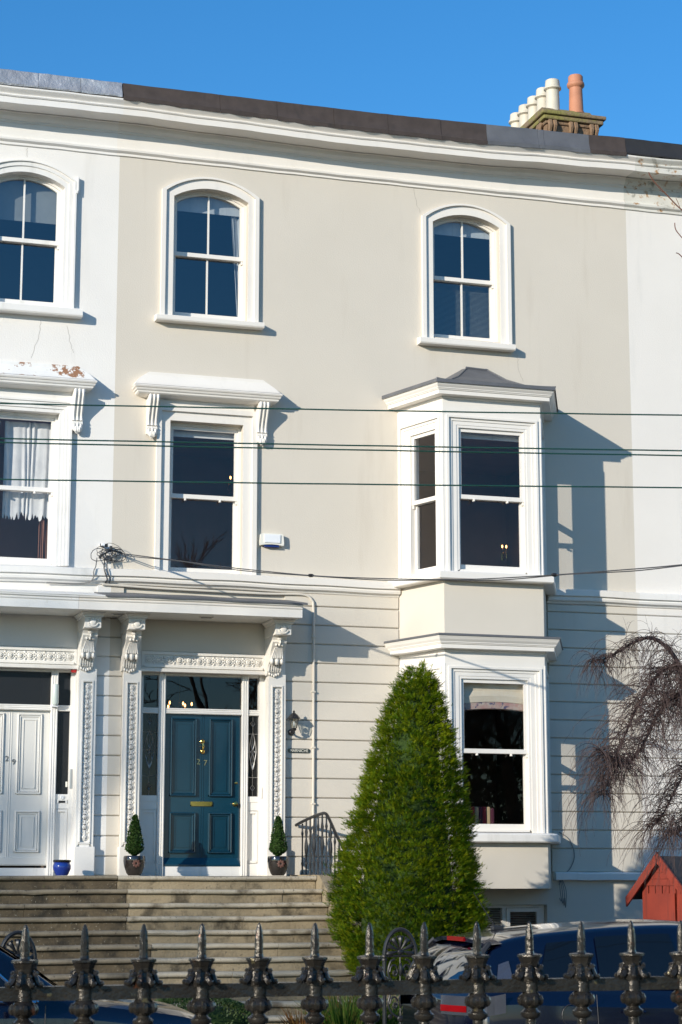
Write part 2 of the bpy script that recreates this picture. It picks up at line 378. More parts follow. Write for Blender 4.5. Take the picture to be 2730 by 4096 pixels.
def wall_sheet(mb, x0, x1, z0, z1, y, opens, depth, ztop=None):
    """plaster face with real openings (x0,x1,zb,zs,rise) and their reveals"""
    xs = {x0, x1}
    for o in opens:
        xs |= {o[0], o[1]}
        if o[4] > 0: xs |= {o[0] + (o[1]-o[0])*k/16 for k in range(17)}
    xs |= {x0 + (x1-x0)*k/12 for k in range(13)}
    xs = sorted(x for x in xs if x0-1e-6 <= x <= x1+1e-6)
    for a, b in zip(xs, xs[1:]):
        if b - a < 1e-5: continue
        lo = (z0, z0); mid = (a+b)/2
        for o in sorted((o for o in opens if o[0] < mid < o[1]), key=lambda o: o[2]):
            if o[2] > lo[0] + 1e-4: mb.quad((a, y, lo[0]), (b, y, lo[1]), (b, y, o[2]), (a, y, o[2]))
            lo = (arch_top(o, a), arch_top(o, b))
        mb.quad((a, y, lo[0]), (b, y, lo[1]), (b, y, z1), (a, y, z1))
    for o in opens:
        pts = arch(*o)
        for (ax, az), (bx, bz) in zip(pts, pts[1:]): mb.quad((ax, y, az), (bx, y, bz), (bx, y+depth, bz), (ax, y+depth, az))
        mb.quad((o[0], y, o[2]), (o[1], y, o[2]), (o[1], y+depth, o[2]), (o[0], y+depth, o[2]))
    return mb
def interp(x, pts):
    if x <= pts[0][0]: return pts[0][1]
    for (a, va), (b, vb) in zip(pts, pts[1:]):
        if x <= b: t = (x-a)/(b-a); t = t*t*(3-2*t); return va + (vb-va)*t
    return pts[-1][1]
def face_mtx(p, q):
    """local x runs p->q, local -y points outwards"""
    dx, dy = q[0]-p[0], q[1]-p[1]; L = math.hypot(dx, dy)
    m = Matrix(((dx/L, -dy/L, 0, p[0]), (dy/L, dx/L, 0, p[1]), (0, 0, 1, 0), (0, 0, 0, 1))); return m, L
def scatter_leaves(mb, pts, size, rnd, bend=.5, asp=.5):
    """one small folded leaf (two triangles) at each (point, outward normal)"""
    for p, nrm in pts:
        d = (Vector(nrm) + Vector((rnd.uniform(-1, 1), rnd.uniform(-1, 1), rnd.uniform(-.6, 1))) * bend).normalized()
        u = d.cross(Vector((rnd.uniform(-1, 1), rnd.uniform(-1, 1), rnd.uniform(-1, 1)))).normalized()
        s_ = size * rnd.uniform(.7, 1.3); a = Vector(p)
        mb.add([a, a + d*s_*.5 + u*s_*asp*.5, a + d*s_, a + d*s_*.5 - u*s_*asp*.5], [(0, 1, 2), (0, 2, 3)])

# ------------------------------------------------------------ ground, road, pavement
GZ = -1.68; RZ = -1.80
struct(MB().quad((-400, -400, RZ-.03), (400, -400, RZ-.03), (400, 400, RZ-.03), (-400, 400, RZ-.03)).build('ground', 'gravel'))
struct(MB().quad((-150, -19.6, RZ), (150, -19.6, RZ), (150, -10.3, RZ), (-150, -10.3, RZ)).build('road', 'tarmac'))
pv = struct(MB().box(-150, 150, -10.1, -8.45, RZ-.02, GZ).build('pavement', 'paving'))
struct(MB().box(-150, 150, -10.3, -10.1, RZ-.02, GZ+.004, .02).build('kerb', 'kerb'))
struct(MB().box(-150, 150, -60, -19.8, RZ-.02, GZ-.01).build('park_ground', 'gravel'))
struct(MB().box(-150, 150, -8.45, 9, RZ-.02, GZ-.004).build('garden_ground', 'gravel'))

# ------------------------------------------------------------ houses
X27 = 7.64
house = thing('terraced_house', 'beige rendered terraced house with blue front door and canted bay window', 'house', (3.8, 0, GZ))
h29 = thing('terraced_house', 'bright white terraced house at the left edge with pale door numbered 29', 'house', (-3.0, 0, GZ))
h25 = thing('terraced_house', 'off-white terraced house at the right edge with rust-stained cornice', 'house', (10.5, 0, GZ))
SAG = [(-6, .0), (-2, -.005), (0, .005), (1.4, -.02), (3, -.055), (5, -.048), (6.4, -.005), (7.6, .022), (9, .045), (14, .05)]
TOP = [(-6, .02), (0, .0), (3.5, -.005), (6.2, .03), (7.6, .06), (14, .08)]
def sag(x, z): return interp(x, SAG) * min(1, max(0, (z-9.75)/.4)) + math.sin(x*5.3)*.0022 + math.sin(x*13.1+z*9)*.0015
def stations(a, b, n): return [a + (b-a)*k/n for k in range(n+1)]

def upper_wall(h, x0, x1, m, opens):
    mb = wall_sheet(MB(), x0, x1, 3.80, 10.15, 0.0, opens, .24); return mb.build('wall', m, h)
ARCH_L = (.772, 1.836, 7.575, 9.283, .15); ARCH_R = (4.576, 5.608, 7.57, 9.288, .145)
W_MID = (.768, 1.79, 4.0, 6.09, 0)
BAYW = (4.16, 6.10, 4.06, 6.20, 0); BAYG = (4.16, 6.10, .57, 2.76, 0)
upper_wall(house, 0, X27, 'beige', [ARCH_L, ARCH_R, W_MID, BAYW])
A29 = (-1.80, -.748, 7.56, 9.243, .165); W29 = (-1.765, -.742, 4.035, 6.085, 0)
A29b = (-4.9, -3.85, 7.56, 9.243, .165); W29b = (-4.87, -3.85, 4.035, 6.085, 0)
upper_wall(h29, -6.5, 0, 'white', [A29, W29, A29b, W29b])
upper_wall(h25, X27, 14, 'white25', [])

# ground floor backing wall + rusticated courses
DOOR27 = (.44, 2.17, -.02, 2.94, 0); DOOR29 = (-2.30, -.425, -.02, 2.945, 0)
BASEW = (4.55, 6.172, -1.45, -.388, 0)
wall_sheet(MB(), 0, X27, GZ-.1, 3.80, .004, [BASEW, DOOR27, BAYG], .26).build('wall', 'beige_smooth', house)
wall_sheet(MB(), -6.5, 0, GZ-.1, 3.80, .004, [DOOR29], .26).build('wall', 'white', h29)
wall_sheet(MB(), X27, 14, GZ-.1, 3.80, .004, [], .26).build('wall', 'white25', h25)
def course(h, m, x0, x1, z0, z1, y=-.026):
    c = .011; g = .0055
    MB().prism_x([(.003, z0+g), (y+c, z0+g), (y, z0+g+c), (y, z1-g-c), (y+c, z1-g), (.003, z1-g)], x0, x1).build('wall_course', m, h)
def courses(h, m, x0, x1, joints, base):
    zs = joints + [base]
    for a, b in zip(zs[1:], zs): course(h, m, x0, x1, a, b)
JL = [3.80] + [3.619 - .2592*k for k in range(14)]; JR = [3.80] + [3.684 - .2548*k for k in range(14)]
courses(house, 'beige', .0, .172, JL, 0.0)
courses(house, 'beige', 2.39, 4.03 - .01, JL, -.05)
courses(house, 'beige', 6.25, X27, JR, .05)
courses(h29, 'white', -.176, 0, JL, 0.0)
courses(h29, 'white', -4.5, -2.9, JL, 0.0)
courses(h25, 'white25', X27, 14, JR, .05)
# base moulding right of the bay, and its run on to the next house
for h, m, a, b in ((house, 'trim_white', 6.27, X27), (h25, 'trim_white', X27, 14)):
    MB().run_x([(.0, -.06), (-.10, -.055), (-.105, .03), (-.085, .05), (0, .055)], stations(a, b, 14), lambda x, z: math.sin(x*9)*.003).build('base_moulding', m, h)

# string course above the ground floor
SP = [(0, 3.795), (-.03, 3.80), (-.045, 3.825), (-.085, 3.84), (-.095, 3.87), (-.08, 3.90), (-.12, 3.905), (-.125, 3.985), (-.10, 4.0), (0, 4.005)]
def sdz(x, z): return math.sin(x*1.1+.4)*.008 + math.sin(x*4.7)*.004
for h, m, a, b in ((house, 'cream', 0, 4.03), (house, 'cream', 6.24, X27), (h29, 'trim_white', -6.5, 0), (h25, 'trim_white', X27, 14)):
    MB().run_x(SP, stations(a, b, 26), sdz).build('string_course', m, h, True, angle=30)

# cornice, frieze and roof edge
CP = [(0, 9.775), (-.022, 9.78), (-.022, 9.812), (-.035, 9.82), (-.058, 9.838), (-.062, 9.862), (-.05, 9.885), (-.034, 9.893), (-.03, 10.088), (-.045, 10.094),
      (-.05, 10.118), (-.065, 10.122), (-.10, 10.155), (-.118, 10.20), (-.135, 10.205), (-.135, 10.222), (-.43, 10.214), (-.432, 10.30), (-.446, 10.303), (-.456, 10.318),
      (-.452, 10.332), (-.44, 10.338), (-.455, 10.36), (-.49, 10.385), (-.50, 10.40), (-.50, 10.42), (0, 10.44)]
for h, m, a, b in ((house, 'cream', -.045, 7.60), (h29, 'cornice29', -6.5, -.045), (h25, 'trim_rust', 7.60, 14)):
    MB().run_x(CP, stations(a, b, 60), sag).build('cornice', m, h, True, angle=25)
def felt(h, m, x0, x1, zb=10.395, lip=.055, crumple=0.0, name='roof_flashing', yo=0.0):
    xs = stations(x0, x1, max(3, int((x1-x0)*9))); vs = []; fs = []
    rnd = random.Random(int(x0*100)+7)
    for x in xs:
        b = zb + interp(x, SAG); t = 10.665 + interp(x, TOP)
        j = lambda s: rnd.uniform(-s, s)
        vs += [(x, -.30, b), (x, -.512+yo+j(.003), b+j(.006)), (x, -.516+yo+j(.002), b+lip), (x, -.500+yo+j(.003+crumple), b+lip+.012), (x, -.47+yo+j(.004+crumple), (b+t)/2+.02), (x, -.46+yo+j(.003+crumple), t-.012+j(.004)), (x, -.44+yo, t+j(.003)), (x, -.30, t+.02)]
    for k in range(len(xs)-1):
        for i in range(7): fs.append((k*8+i, k*8+i+1, k*8+8+i+1, k*8+8+i))
    fs += [tuple(range(8)), tuple(range(len(vs)-1, len(vs)-9, -1))]
    return MB().add(vs, fs).build(name, m, h, True, angle=40)
g_ = .004
for a, b, m in ((-.06, 1.30, 'felt'), (1.30, 2.12, 'felt'), (2.12, 2.95, 'felt'), (2.95, 3.75, 'felt'), (3.75, 4.55, 'felt'), (4.55, 5.25, 'felt'), (5.25, 6.05, 'lead'), (6.05, 6.14, 'lead'), (6.14, 6.86, 'lead'), (6.86, 7.44, 'felt')):
    felt(house, m, a, b-g_, yo=random.uniform(-.004, .004))
for a, b in ((-6.5, -3.2), (-3.2, -1.22), (-1.22, -.64), (-.64, -.07)): felt(h29, 'silver', a, b-g_, 10.43, .02, .016)
for a, b in ((7.44, 8.45), (8.45, 10.0), (10.0, 14)): felt(h25, 'leadblack', a, b-g_, 10.43, .02, .004)
# roofs behind the parapet
for h, a, b in ((house, 0, X27), (h29, -6.5, 0), (h25, X27, 14)):
    MB().add([(a, -.31, 10.60), (b, -.31, 10.60), (b, 4.4, 12.0), (a, 4.4, 12.0), (a, 9, 10.3), (b, 9, 10.3), (a, 9, GZ), (b, 9, GZ)],
             [(0, 1, 2, 3), (3, 2, 5, 4), (4, 5, 7, 6)]).build('roof', 'slate', h)
# rooms: dark boxes behind the windows
def crack(h, pts, w=.0035):
    rc = random.Random(int(pts[0][0]*100)); P_ = []
    for (ax, az), (bx, bz) in zip(pts, pts[1:]):
        for k in range(6): P_.append((ax+(bx-ax)*k/6+rc.uniform(-.012, .012), az+(bz-az)*k/6))
    a = MB()
    for (ax, az), (bx, bz) in zip(P_, P_[1:]): a.quad((ax-w/2, -.0015, az), (ax+w/2, -.0015, az), (bx+w/2, -.0015, bz), (bx-w/2, -.0015, bz))
    a.build('crack', 'crack', h)
for h, pts in ((house, [(4.30, 9.78), (4.33, 9.55), (4.40, 9.38)]), (house, [(5.86, 7.40), (5.87, 7.2), (5.97, 6.98)]), (h29, [(-1.02, 7.35), (-1.05, 7.1), (-1.16, 6.76)]), (h29, [(-.68, 7.3), (-.60, 7.0), (-.57, 6.92)]), (h29, [(-1.28, 9.76), (-1.26, 9.6)])): crack(h, pts)
def room(h, m, x0, x1, y0, y1, z0, z1):
    a = MB()
    a.quad((x0, y0, z0), (x1, y0, z0), (x1, y1, z0), (x0, y1, z0)); a.quad((x0, y0, z1), (x1, y0, z1), (x1, y1, z1), (x0, y1, z1))
    a.quad((x0, y1, z0), (x1, y1, z0), (x1, y1, z1), (x0, y1, z1)); a.quad((x0, y0, z0), (x0, y1, z0), (x0, y1, z1), (x0, y0, z1)); a.quad((x1, y0, z0), (x1, y1, z0), (x1, y1, z1), (x1, y0, z1))
    return a.build('room', m, h)
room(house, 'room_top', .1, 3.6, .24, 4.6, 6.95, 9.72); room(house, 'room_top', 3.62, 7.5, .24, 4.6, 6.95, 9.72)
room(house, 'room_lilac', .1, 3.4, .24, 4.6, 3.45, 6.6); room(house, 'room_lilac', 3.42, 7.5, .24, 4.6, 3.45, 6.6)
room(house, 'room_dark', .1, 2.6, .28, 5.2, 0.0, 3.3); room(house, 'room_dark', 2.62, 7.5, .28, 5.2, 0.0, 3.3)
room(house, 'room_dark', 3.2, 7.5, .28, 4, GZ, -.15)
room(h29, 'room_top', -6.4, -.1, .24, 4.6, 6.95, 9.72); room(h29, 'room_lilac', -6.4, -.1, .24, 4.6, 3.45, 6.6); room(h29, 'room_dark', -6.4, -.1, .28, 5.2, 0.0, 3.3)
for h, a, b in ((house, .02, X27-.02), (h29, -6.45, -.02)):        # floor slabs close the gaps between storeys
    for z0, z1 in ((6.62, 6.93), (3.32, 3.43), (-.13, -.02)): MB().box(a, b, .03, 4.9, z0, z1).build('floor_slab', 'room_dark', h)

# ------------------------------------------------------------ windows
def sash_window(h, mtx, o, ys, zm, wood, glassm, muntin=False, arc=None, arc_m=None, sill=None, sill_m=None, knobs=True, name='window', lintel=.05, bottom=.075):
    x0, x1, zb, zs, rise = o
    fr = .035; st = .045
    out = arch(x0, x1, zb, zs, rise)
    inn = arch(x0+fr, x1-fr, zb+.03, zs-fr*.4, rise*.95 if rise else 0)
    if rise == 0: inn = arch(x0+fr, x1-fr, zb+.03, zs-fr, 0)
    w = MB(mtx).ring(out, inn, ys-.03, ys+.12).box(x0+fr, x1-fr, ys-.02, ys+.12, zb, zb+.03).build(name, wood, h)
    # upper sash (outer), lower sash (inner)
    ax0, ax1 = x0+fr, x1-fr
    us = MB(mtx)
    zt = inn[1][1]; r2 = rise*.95 if rise else 0
    a = arch(ax0, ax1, zm, zt, r2); b = arch(ax0+st, ax1-st, zm, zt-(st*.35 if rise else lintel), r2*.93 if rise else 0)
    us.ring(a, b, ys, ys+.04); us.box(ax0, ax1, ys-.004, ys+.044, zm-.03, zm+.03, .004)
    if muntin:
        xm = (ax0+ax1)/2; us.box(xm-.011, xm+.011, ys+.002, ys+.036, zm+.03, arch_top((ax0+st, ax1-st, zm, b[1][1], r2*.93), xm)+.004)
    us.box(ax0+.003, ax0+.026, ys+.004, ys+.036, zm-.075, zm-.03); us.box(ax1-.026, ax1-.003, ys+.004, ys+.036, zm-.075, zm-.03)
    us.build('upper_sash', wood, w)
    ls = MB(mtx); yl = ys+.048
    ls.ring(arch(ax0, ax1, zb+.03, zm, 0), arch(ax0+st, ax1-st, zb+.03, zm-.03, 0), yl, yl+.04); ls.box(ax0+st, ax1-st, yl, yl+.04, zb+.03, zb+.03+bottom)
    if muntin: xm = (ax0+ax1)/2; ls.box(xm-.011, xm+.011, yl+.002, yl+.036, zb+.03+bottom, zm-.02)
    ls.build('lower_sash', wood, w)
    if knobs:
        for t in (.23, .74):
            MB(mtx).box(ax0+(ax1-ax0)*t-.012, ax0+(ax1-ax0)*t+.012, ys-.03, ys+.02, zm-.062, zm-.032, .006).build('sash_lift', wood, w)
    gx0, gx1 = ax0+st, ax1-st
    def pane(xa, xb, za, top, y):
        p = MB(mtx); n = 8
        for k in range(n):
            a_, b_ = xa+(xb-xa)*k/n, xa+(xb-xa)*(k+1)/n
            p.quad((a_, y, za), (b_, y, za), (b_, y, top(b_)), (a_, y, top(a_)))
        p.build('pane', glassm, w)
    op = (gx0, gx1, zm, b[1][1], r2*.93)
    halves = [(gx0-.01, (gx0+gx1)/2-.009), ((gx0+gx1)/2+.009, gx1+.01)] if muntin else [(gx0-.01, gx1+.01)]
    for xa, xb in halves:
        pane(xa, xb, zm+.02, lambda x: arch_top(op, min(max(x, gx0), gx1))+.008, ys+.02)
        pane(xa, xb, zb+.03+bottom-.01, lambda x: zm-.02, yl+.02)
    if sill:
        sx0, sx1, sy, z0, z1 = sill
        MB(mtx).prism_x([(.1, z0), (-sy+.012, z0), (-sy+.004, z0+.012), (-sy, z0+.02), (-sy, z1-.012), (-sy+.01, z1-.002), (.1, z1+.03)], sx0, sx1).build('sill', sill_m, w)
    if arc: arc(w, mtx)
    return w
def arched_surround(x0, x1, zb, zs, rise, op, m):
    """raised outer fillet, flat face and inner reveal band round an arched window"""
    def f(w, mtx):
        a = MB(mtx)
        O = arch(x0, x1, zb, zs, rise); I = arch(x0+.058, x1-.058, zb, zs-.012, rise*.94)
        a.ring(O, I, -.052, .0)
        J = arch(op[0], op[1], zb, op[3], op[4]); a.ring(I, J, -.018, .0)
        a.build('architrave', m, w)
    return f
wl_ = sash_window(house, None, ARCH_L, .15, 8.505, 'cream_wood', 'glass_top', True, arched_surround(.60, 1.985, 7.53, 9.36, .232, ARCH_L, 'cream'), None, (.525, 2.045, .15, 7.455, 7.535), 'cream', False)
wr_ = sash_window(house, None, ARCH_R, .15, 8.50, 'cream_wood', 'glass_top', True, arched_surround(4.405, 5.765, 7.53, 9.355, .236, ARCH_R, 'cream'), None, (4.33, 5.78, .15, 7.43, 7.52), 'cream', False)
def surround29(op):
    def f(w, mtx):
        a = MB(mtx); x0, x1 = op[0]-.155, op[1]+.155
        O = arch(x0, x1, 7.53, 9.33, .235); I = arch(x0+.03, x1-.03, 7.53, 9.325, .225)
        a.ring(O, I, -.06, 0); I2 = arch(x0+.10, x1-.10, 7.53, 9.30, .19); a.ring(I, I2, -.038, 0)
        J = arch(op[0], op[1], 7.53, op[3], op[4]); a.ring(I2, J, -.022, 0)
        for s in (-1, 1):
            ex = x1 if s > 0 else x0
            a.box(min(ex, ex+s*.035), max(ex, ex+s*.035), -.06, .002, 9.19, 9.40, .012); a.box(min(ex-s*.02, ex+s*.022), max(ex-s*.02, ex+s*.022), -.068, .002, 9.155, 9.20, .01)
        a.build('architrave', 'trim_white', w)
    return f
a29_ = sash_window(h29, None, A29, .15, 8.49, 'trim_white', 'glass_top', True, surround29(A29), None, (-2.05, -.485, .15, 7.405, 7.515), 'trim_white', False)
sash_window(h29, None, A29b, .15, 8.49, 'trim_white', 'glass_top', True, surround29(A29b), None, (-5.15, -3.6, .15, 7.405, 7.515), 'trim_white', False)

def s_curve(y_out, z0, z1, n=14):
    """console front line: deep scroll above, small scroll below"""
    pts = []
    for k in range(n+1):
        t = k/n; z = z1 + (z0-z1)*t
        y = y_out * (.30 + .70*(math.cos(math.pi*min(t/.78, 1))*.5+.5)) + (.20*y_out*math.exp(-((t-.86)/.07)**2)) + .10*y_out*math.exp(-((t-.08)/.10)**2)
        pts.append((-y, z))
    return pts
def hood_console(h, m, xc, z0=5.82, z1=6.385, w=.155, yo=.19):
    s_ = s_curve(yo, z0+.05, z1)
    prof = [(0, z1)] + s_ + [(0, z0+.05)]
    a = MB().prism_x(prof, xc-w/2+.008, xc+w/2-.008).build('console', m, h)
    for d in (-.052, 0, .052):
        MB().tube([(xc+d, y-.006, z) for y, z in s_[:-3]], [.021]*(len(s_)-4)+[.026], 6).build('rib', m, a, True)
    b = MB()
    for d, t in ((-.045, .5), (0, 0), (.045, -.5)):
        b.ball((xc+d, -.07, z0+.095-abs(d)*.4), (.024, .035, .06)); b.ball((xc+d*.55, -.085, z0+.045), (.02, .03, .045))
    b.ball((xc, -.06, z0+.008), (.026, .03, .022)); b.build('leaf', m, a, True)
    return a
def hood(h, mtop, m, x0, x1, zf):
    """cornice hood on two consoles with a swept blocking above"""
    MB().sweep([(x0+.24, 0), (x0+.24, -.02), (x1-.24, -.02), (x1-.24, 0)],
               [(-.01, 6.37), (.0, 6.375), (.10, 6.385), (.155, 6.40), (.175, 6.415), (.18, 6.44), (.195, 6.445), (.205, 6.465), (.195, 6.475), (.215, 6.48), (.225, 6.50), (.21, 6.515), (.19, 6.52), (-.01, 6.545)]).build('hood', m, h)
    n = 10; pr = []
    for k in range(n+1):
        t = k/n; pr.append((x0+.235*t**1.6*.92+.03, 6.525+.215*t))
    prof = pr + [(x1-(p[0]-x0), p[1]) for p in reversed(pr)]
    vs = []; fs = []; N = len(prof)
    for x, z in prof: t = (z-6.525)/.215; vs.append((x, -.205+.165*min(1, t*1.25)**.6, z))
    for x, z in prof: vs.append((x, .002, z))
    MB().add(vs, [(i, i+1, N-2-i, N-1-i) for i in range(N//2-1)] + [(i, i+1, N+i+1, N+i) for i in range(N-1)]).build('hood_blocking', mtop, h)
def arch_rect(o, wd, steps, m, zb=None):
    def f(w, mtx):
        a = MB(mtx); x0, x1, z0, zs, _ = o; zb_ = zb if zb is not None else z0
        ws = [0] + [s[0] for s in steps]
        for k, (off, y) in enumerate(steps):
            prev = 0 if k == 0 else steps[k-1][0]
            O = arch(x0-off, x1+off, zb_, zs+off, 0, 2); I = arch(x0-prev, x1+prev, zb_, zs+prev, 0, 2)
            a.ring(O, I, -y, .0)
        a.build('architrave', m, w)
    return f
wm_ = sash_window(house, None, W_MID, .15, 5.082, 'cream_wood', 'glass', False, arch_rect(W_MID, .19, [(.125, .016), (.19, .055)], 'cream', 4.0))
MB().box(.62, 1.94, -.02, .0, 6.285, 6.375).build('hood_frieze', 'cream', house)
hood(house, 'cream', 'cream', .215, 2.305, 6.5)
hood_console(house, 'cream', .505); hood_console(house, 'cream', 2.04)
for sx, op, cs in ((0, W29, (-2.0, -.51)), (-3.107, W29b, (-5.1, -3.62))):
    sash_window(h29, None, op, .15, 5.062, 'trim_white', 'glass', False, arch_rect(op, .17, [(.05, .015), (.09, .03), (.135, .045), (.165, .06)], 'trim_white', 4.02))
    MB().box(op[0]-.17, op[1]+.17, -.02, .0, 6.255, 6.375).build('hood_frieze', 'trim_white', h29)
    hood(h29, 'trim_hood29', 'trim_white', cs[0]-.29, cs[1]+.245, 6.5)
    for c in cs: hood_console(h29, 'trim_white', c)

# ------------------------------------------------------------ canted bay
B0, B1, B2, B3 = (4.03, 0), (4.345, -.98), (5.785, -.98), (6.24, 0)
BP = [B0, B1, B2, B3]
def off(d):
    o = []
    N = []
    for (ax, ay), (bx, by) in zip(BP, BP[1:]):
        L = math.hypot(bx-ax, by-ay); N.append(((by-ay)/L, -(bx-ax)/L))
    for i, p in enumerate(BP):
        if i in (0, 3): n = N[0] if i == 0 else N[-1]; o.append((p[0]+d/n[0], 0.0))
        else:
            a, b = N[i-1], N[i]; k = 1+a[0]*b[0]+a[1]*b[1]; o.append((p[0]+(a[0]+b[0])/k*d, p[1]+(a[1]+b[1])/k*d))
    return o
def band(name, m, prof, smooth=False): return MB().sweep(BP, prof).build(name, m, house, smooth, angle=30)
band('bay_plinth', 'beige_smooth', [(0, -.165), (0, .435), (-.2, .435), (-.2, -.165)])
MB().prism_z(off(-.03), -.16, -.12).build('bay_underside', 'beige_smooth', house)
band('bay_sill', 'trim_white', [(-.1, .43), (.125, .435), (.14, .45), (.14, .535), (.125, .55), (-.1, .572)])
band('bay_frieze', 'cream_wood', [(-.12, 2.80), (.0, 2.80), (.0, 2.955), (-.12, 2.955)])
CORN = [(-.1, 0), (.01, 0), (.022, .012), (.022, .03), (.135, .036), (.137, .088), (.15, .092), (.155, .105), (.165, .11), (.165, .12), (.19, .15), (.205, .178), (.21, .185), (.21, .20), (-.1, .235)]
band('bay_cornice', 'cream_wood', [(d, 2.95+z) for d, z in CORN])
band('lead_flashing', 'lead', [(.14, 3.158), (.216, 3.142), (.224, 3.146), (.224, 3.166), (.21, 3.175), (-.05, 3.21), (-.05, 3.20)], True)
band('bay_apron', 'beige_smooth', [(0, 3.17), (0, 3.915), (-.2, 3.915), (-.2, 3.17)])
band('bay_sill', 'cream_wood', [(-.1, 3.91), (.135, 3.915), (.15, 3.93), (.15, 4.01), (.135, 4.025), (-.1, 4.05)])
band('bay_frieze', 'cream_wood', [(-.12, 6.24), (.0, 6.24), (.0, 6.43), (-.12, 6.43)])
band('bay_cornice', 'cream_wood', [(d, 6.425+z) for d, z in CORN])
MB().prism_z(off(-.03), 2.99, 3.12).build('bay_ceiling', 'fabric_white', house)
MB().prism_z(off(-.03), 6.46, 6.6).build('bay_ceiling', 'fabric_white', house)
MB().prism_z(off(-.03), 3.85, 3.89).build('bay_floor', 'room_dark', house)
MB().prism_z(off(-.03), .38, .42).build('bay_floor', 'room_dark', house)
# lead roof of the bay: concave hipped cap with welted edge
lr = MB(); base = off(.222); apex = [(5.0, 0), (5.05, -.10), (5.33, -.10), (5.38, 0)]
ringsz = []
for t, z in ((0, 6.60), (0, 6.648), (.12, 6.675), (.4, 6.745), (.7, 6.90), (.9, 7.05), (.97, 7.10), (1, 7.125)):
    ringsz.append([(a[0]+(b[0]-a[0])*t, a[1]+(b[1]-a[1])*t, z) for a, b in zip(base, apex)])
for a, b in zip(ringsz, ringsz[1:]):
    for i in range(3): lr.quad(a[i], a[i+1], b[i+1], b[i])
lr.quad(*ringsz[-1]); bl = lr.build('bay_roof', 'lead', house)
for i in (1, 2): MB().tube([r_[i] for r_ in ringsz[1:]], .014, 5).build('lead_roll', 'lead', bl, True)
MB().tube([(apex[1][0]-.03, -.12, 7.12), (apex[2][0]+.03, -.12, 7.105)], .02, 6).build('lead_roll', 'lead', bl, True)
def bay_face(p, q, zb, zt, zm, inset, gl):
    mtx, L = face_mtx(p, q)
    inset, insr = inset if isinstance(inset, tuple) else (inset, inset)
    op = (inset, L-insr, zb+.02, zt-.17, 0)
    def f(w, mt):
        a = MB(mt)
        O = arch(0.004, L-.004, zb, zt, 0, 2); I = arch(.05, L-.05, zb, zt-.045, 0, 2); a.ring(O, I, -.004, .1)
        I2 = arch(.085, L-.085, zb, zt-.075, 0, 2); a.ring(I, I2, -.022, .1)
        I3 = arch(.135, L-min(.135, insr-.02), zb, zt-.115, 0, 2); a.ring(I2, I3, .006, .1)
        J = arch(op[0], op[1], zb, op[3], 0, 2); a.ring(I3, J, .018, .1); a.build('architrave', 'cream_wood', w)
    w = sash_window(house, mtx, op, .055, zm, 'cream_wood', gl, False, f, knobs=(L > 1.2)); return w, mtx, L
bays = {}
for zb, zt, zm, k in ((.555, 2.805, 1.64, 'g'), (4.03, 6.245, 5.085, 'f')):
    for i, (p, q, ins) in enumerate(((B0, B1, (.225, .165)), (B1, B2, .205), (B2, B3, .25))): bays[k, i] = bay_face(p, q, zb, zt, zm, ins, 'glass_bay')
for i, p in enumerate((B1, B2)):             # corner beads
    for z0, z1 in ((.56, 2.80), (4.04, 6.24)): MB().lathe([(.02, z0), (.02, z1)], p[0], p[1]+.012, 0, 8).build('corner_bead', 'cream_wood', house, True)
# basement window under the bay
bw = MB().ring(arch(4.56, 6.165, -1.45, -.392, 0, 2), arch(4.62, 6.115, -1.45, -.43, 0, 2), .10, .17).box(5.545, 5.60, .10, .17, -1.45, -.43).box(4.62, 6.115, .10, .17, -1.45, -1.38).build('window', 'cream', house)
MB().ring(arch(5.605, 6.11, -1.38, -.435, 0, 2), arch(5.655, 6.05, -1.32, -.485, 0, 2), .085, .13).box(5.655, 6.05, .085, .13, -1.38, -1.32).build('casement', 'cream', bw)
for a, b in ((4.62, 5.545), (5.655, 6.05)): MB().quad((a, .12, -1.4), (b, .12, -1.4), (b, .12, -.43), (a, .12, -.43)).build('pane', 'glass', bw)
sl = MB()
for k in range(38): z = -.44-k*.0235; sl.quad((4.62, .20, z), (6.08, .20, z), (6.08, .218, z-.012), (4.62, .218, z-.012))
sl.build('blind', 'slat', bw)

# ------------------------------------------------------------ door canopy, consoles, pilasters, doors
CY = -.86
def canopy(h, m, x0, x1, right_end):
    e = .0 if not right_end else .03
    prof = [(.02, 3.36), (CY+.03, 3.345), (CY, 3.345), (CY, 3.455), (CY-.012, 3.46), (CY-.016, 3.475), (CY-.004, 3.485), (CY-.03, 3.50), (CY-.035, 3.52), (.02, 3.66)]
    MB().run_x(prof, stations(x0, x1, 18), lambda x, z: math.sin(x*2.1)*.003*(z > 3.4)).build('canopy', m, h)
canopy(house, 'cream', -.565, 2.40, True); canopy(h29, 'trim_peel', -4.6, -.568, False)
ls_ = MB().run_x([(.0, 3.665), (CY-.02, 3.523), (CY-.052, 3.516), (CY-.055, 3.535), (CY-.03, 3.548), (.0, 3.70)], stations(-.22, 2.46, 24), lambda x, z: math.sin(x*7)*.003+math.sin(x*2.3)*.004).build('canopy_lead', 'lead', house)
MB().run_x([(.0, 3.662), (CY-.02, 3.523), (CY-.04, 3.52), (CY-.04, 3.532), (.0, 3.685)], stations(-4.6, -.23, 24), lambda x, z: math.sin(x*7)*.002).build('canopy_lead', 'trim_white', h29)
for h, x in ((house, .02), (house, 1.18)):
    MB().box(x-.095, x+.095, -.56, -.50, 3.338, 3.349, .003).build('soffit_vent', 'cream', h); MB().box(x-.07, x+.07, -.545, -.515, 3.334, 3.338).build('vent_slot', 'plastic_black', h)

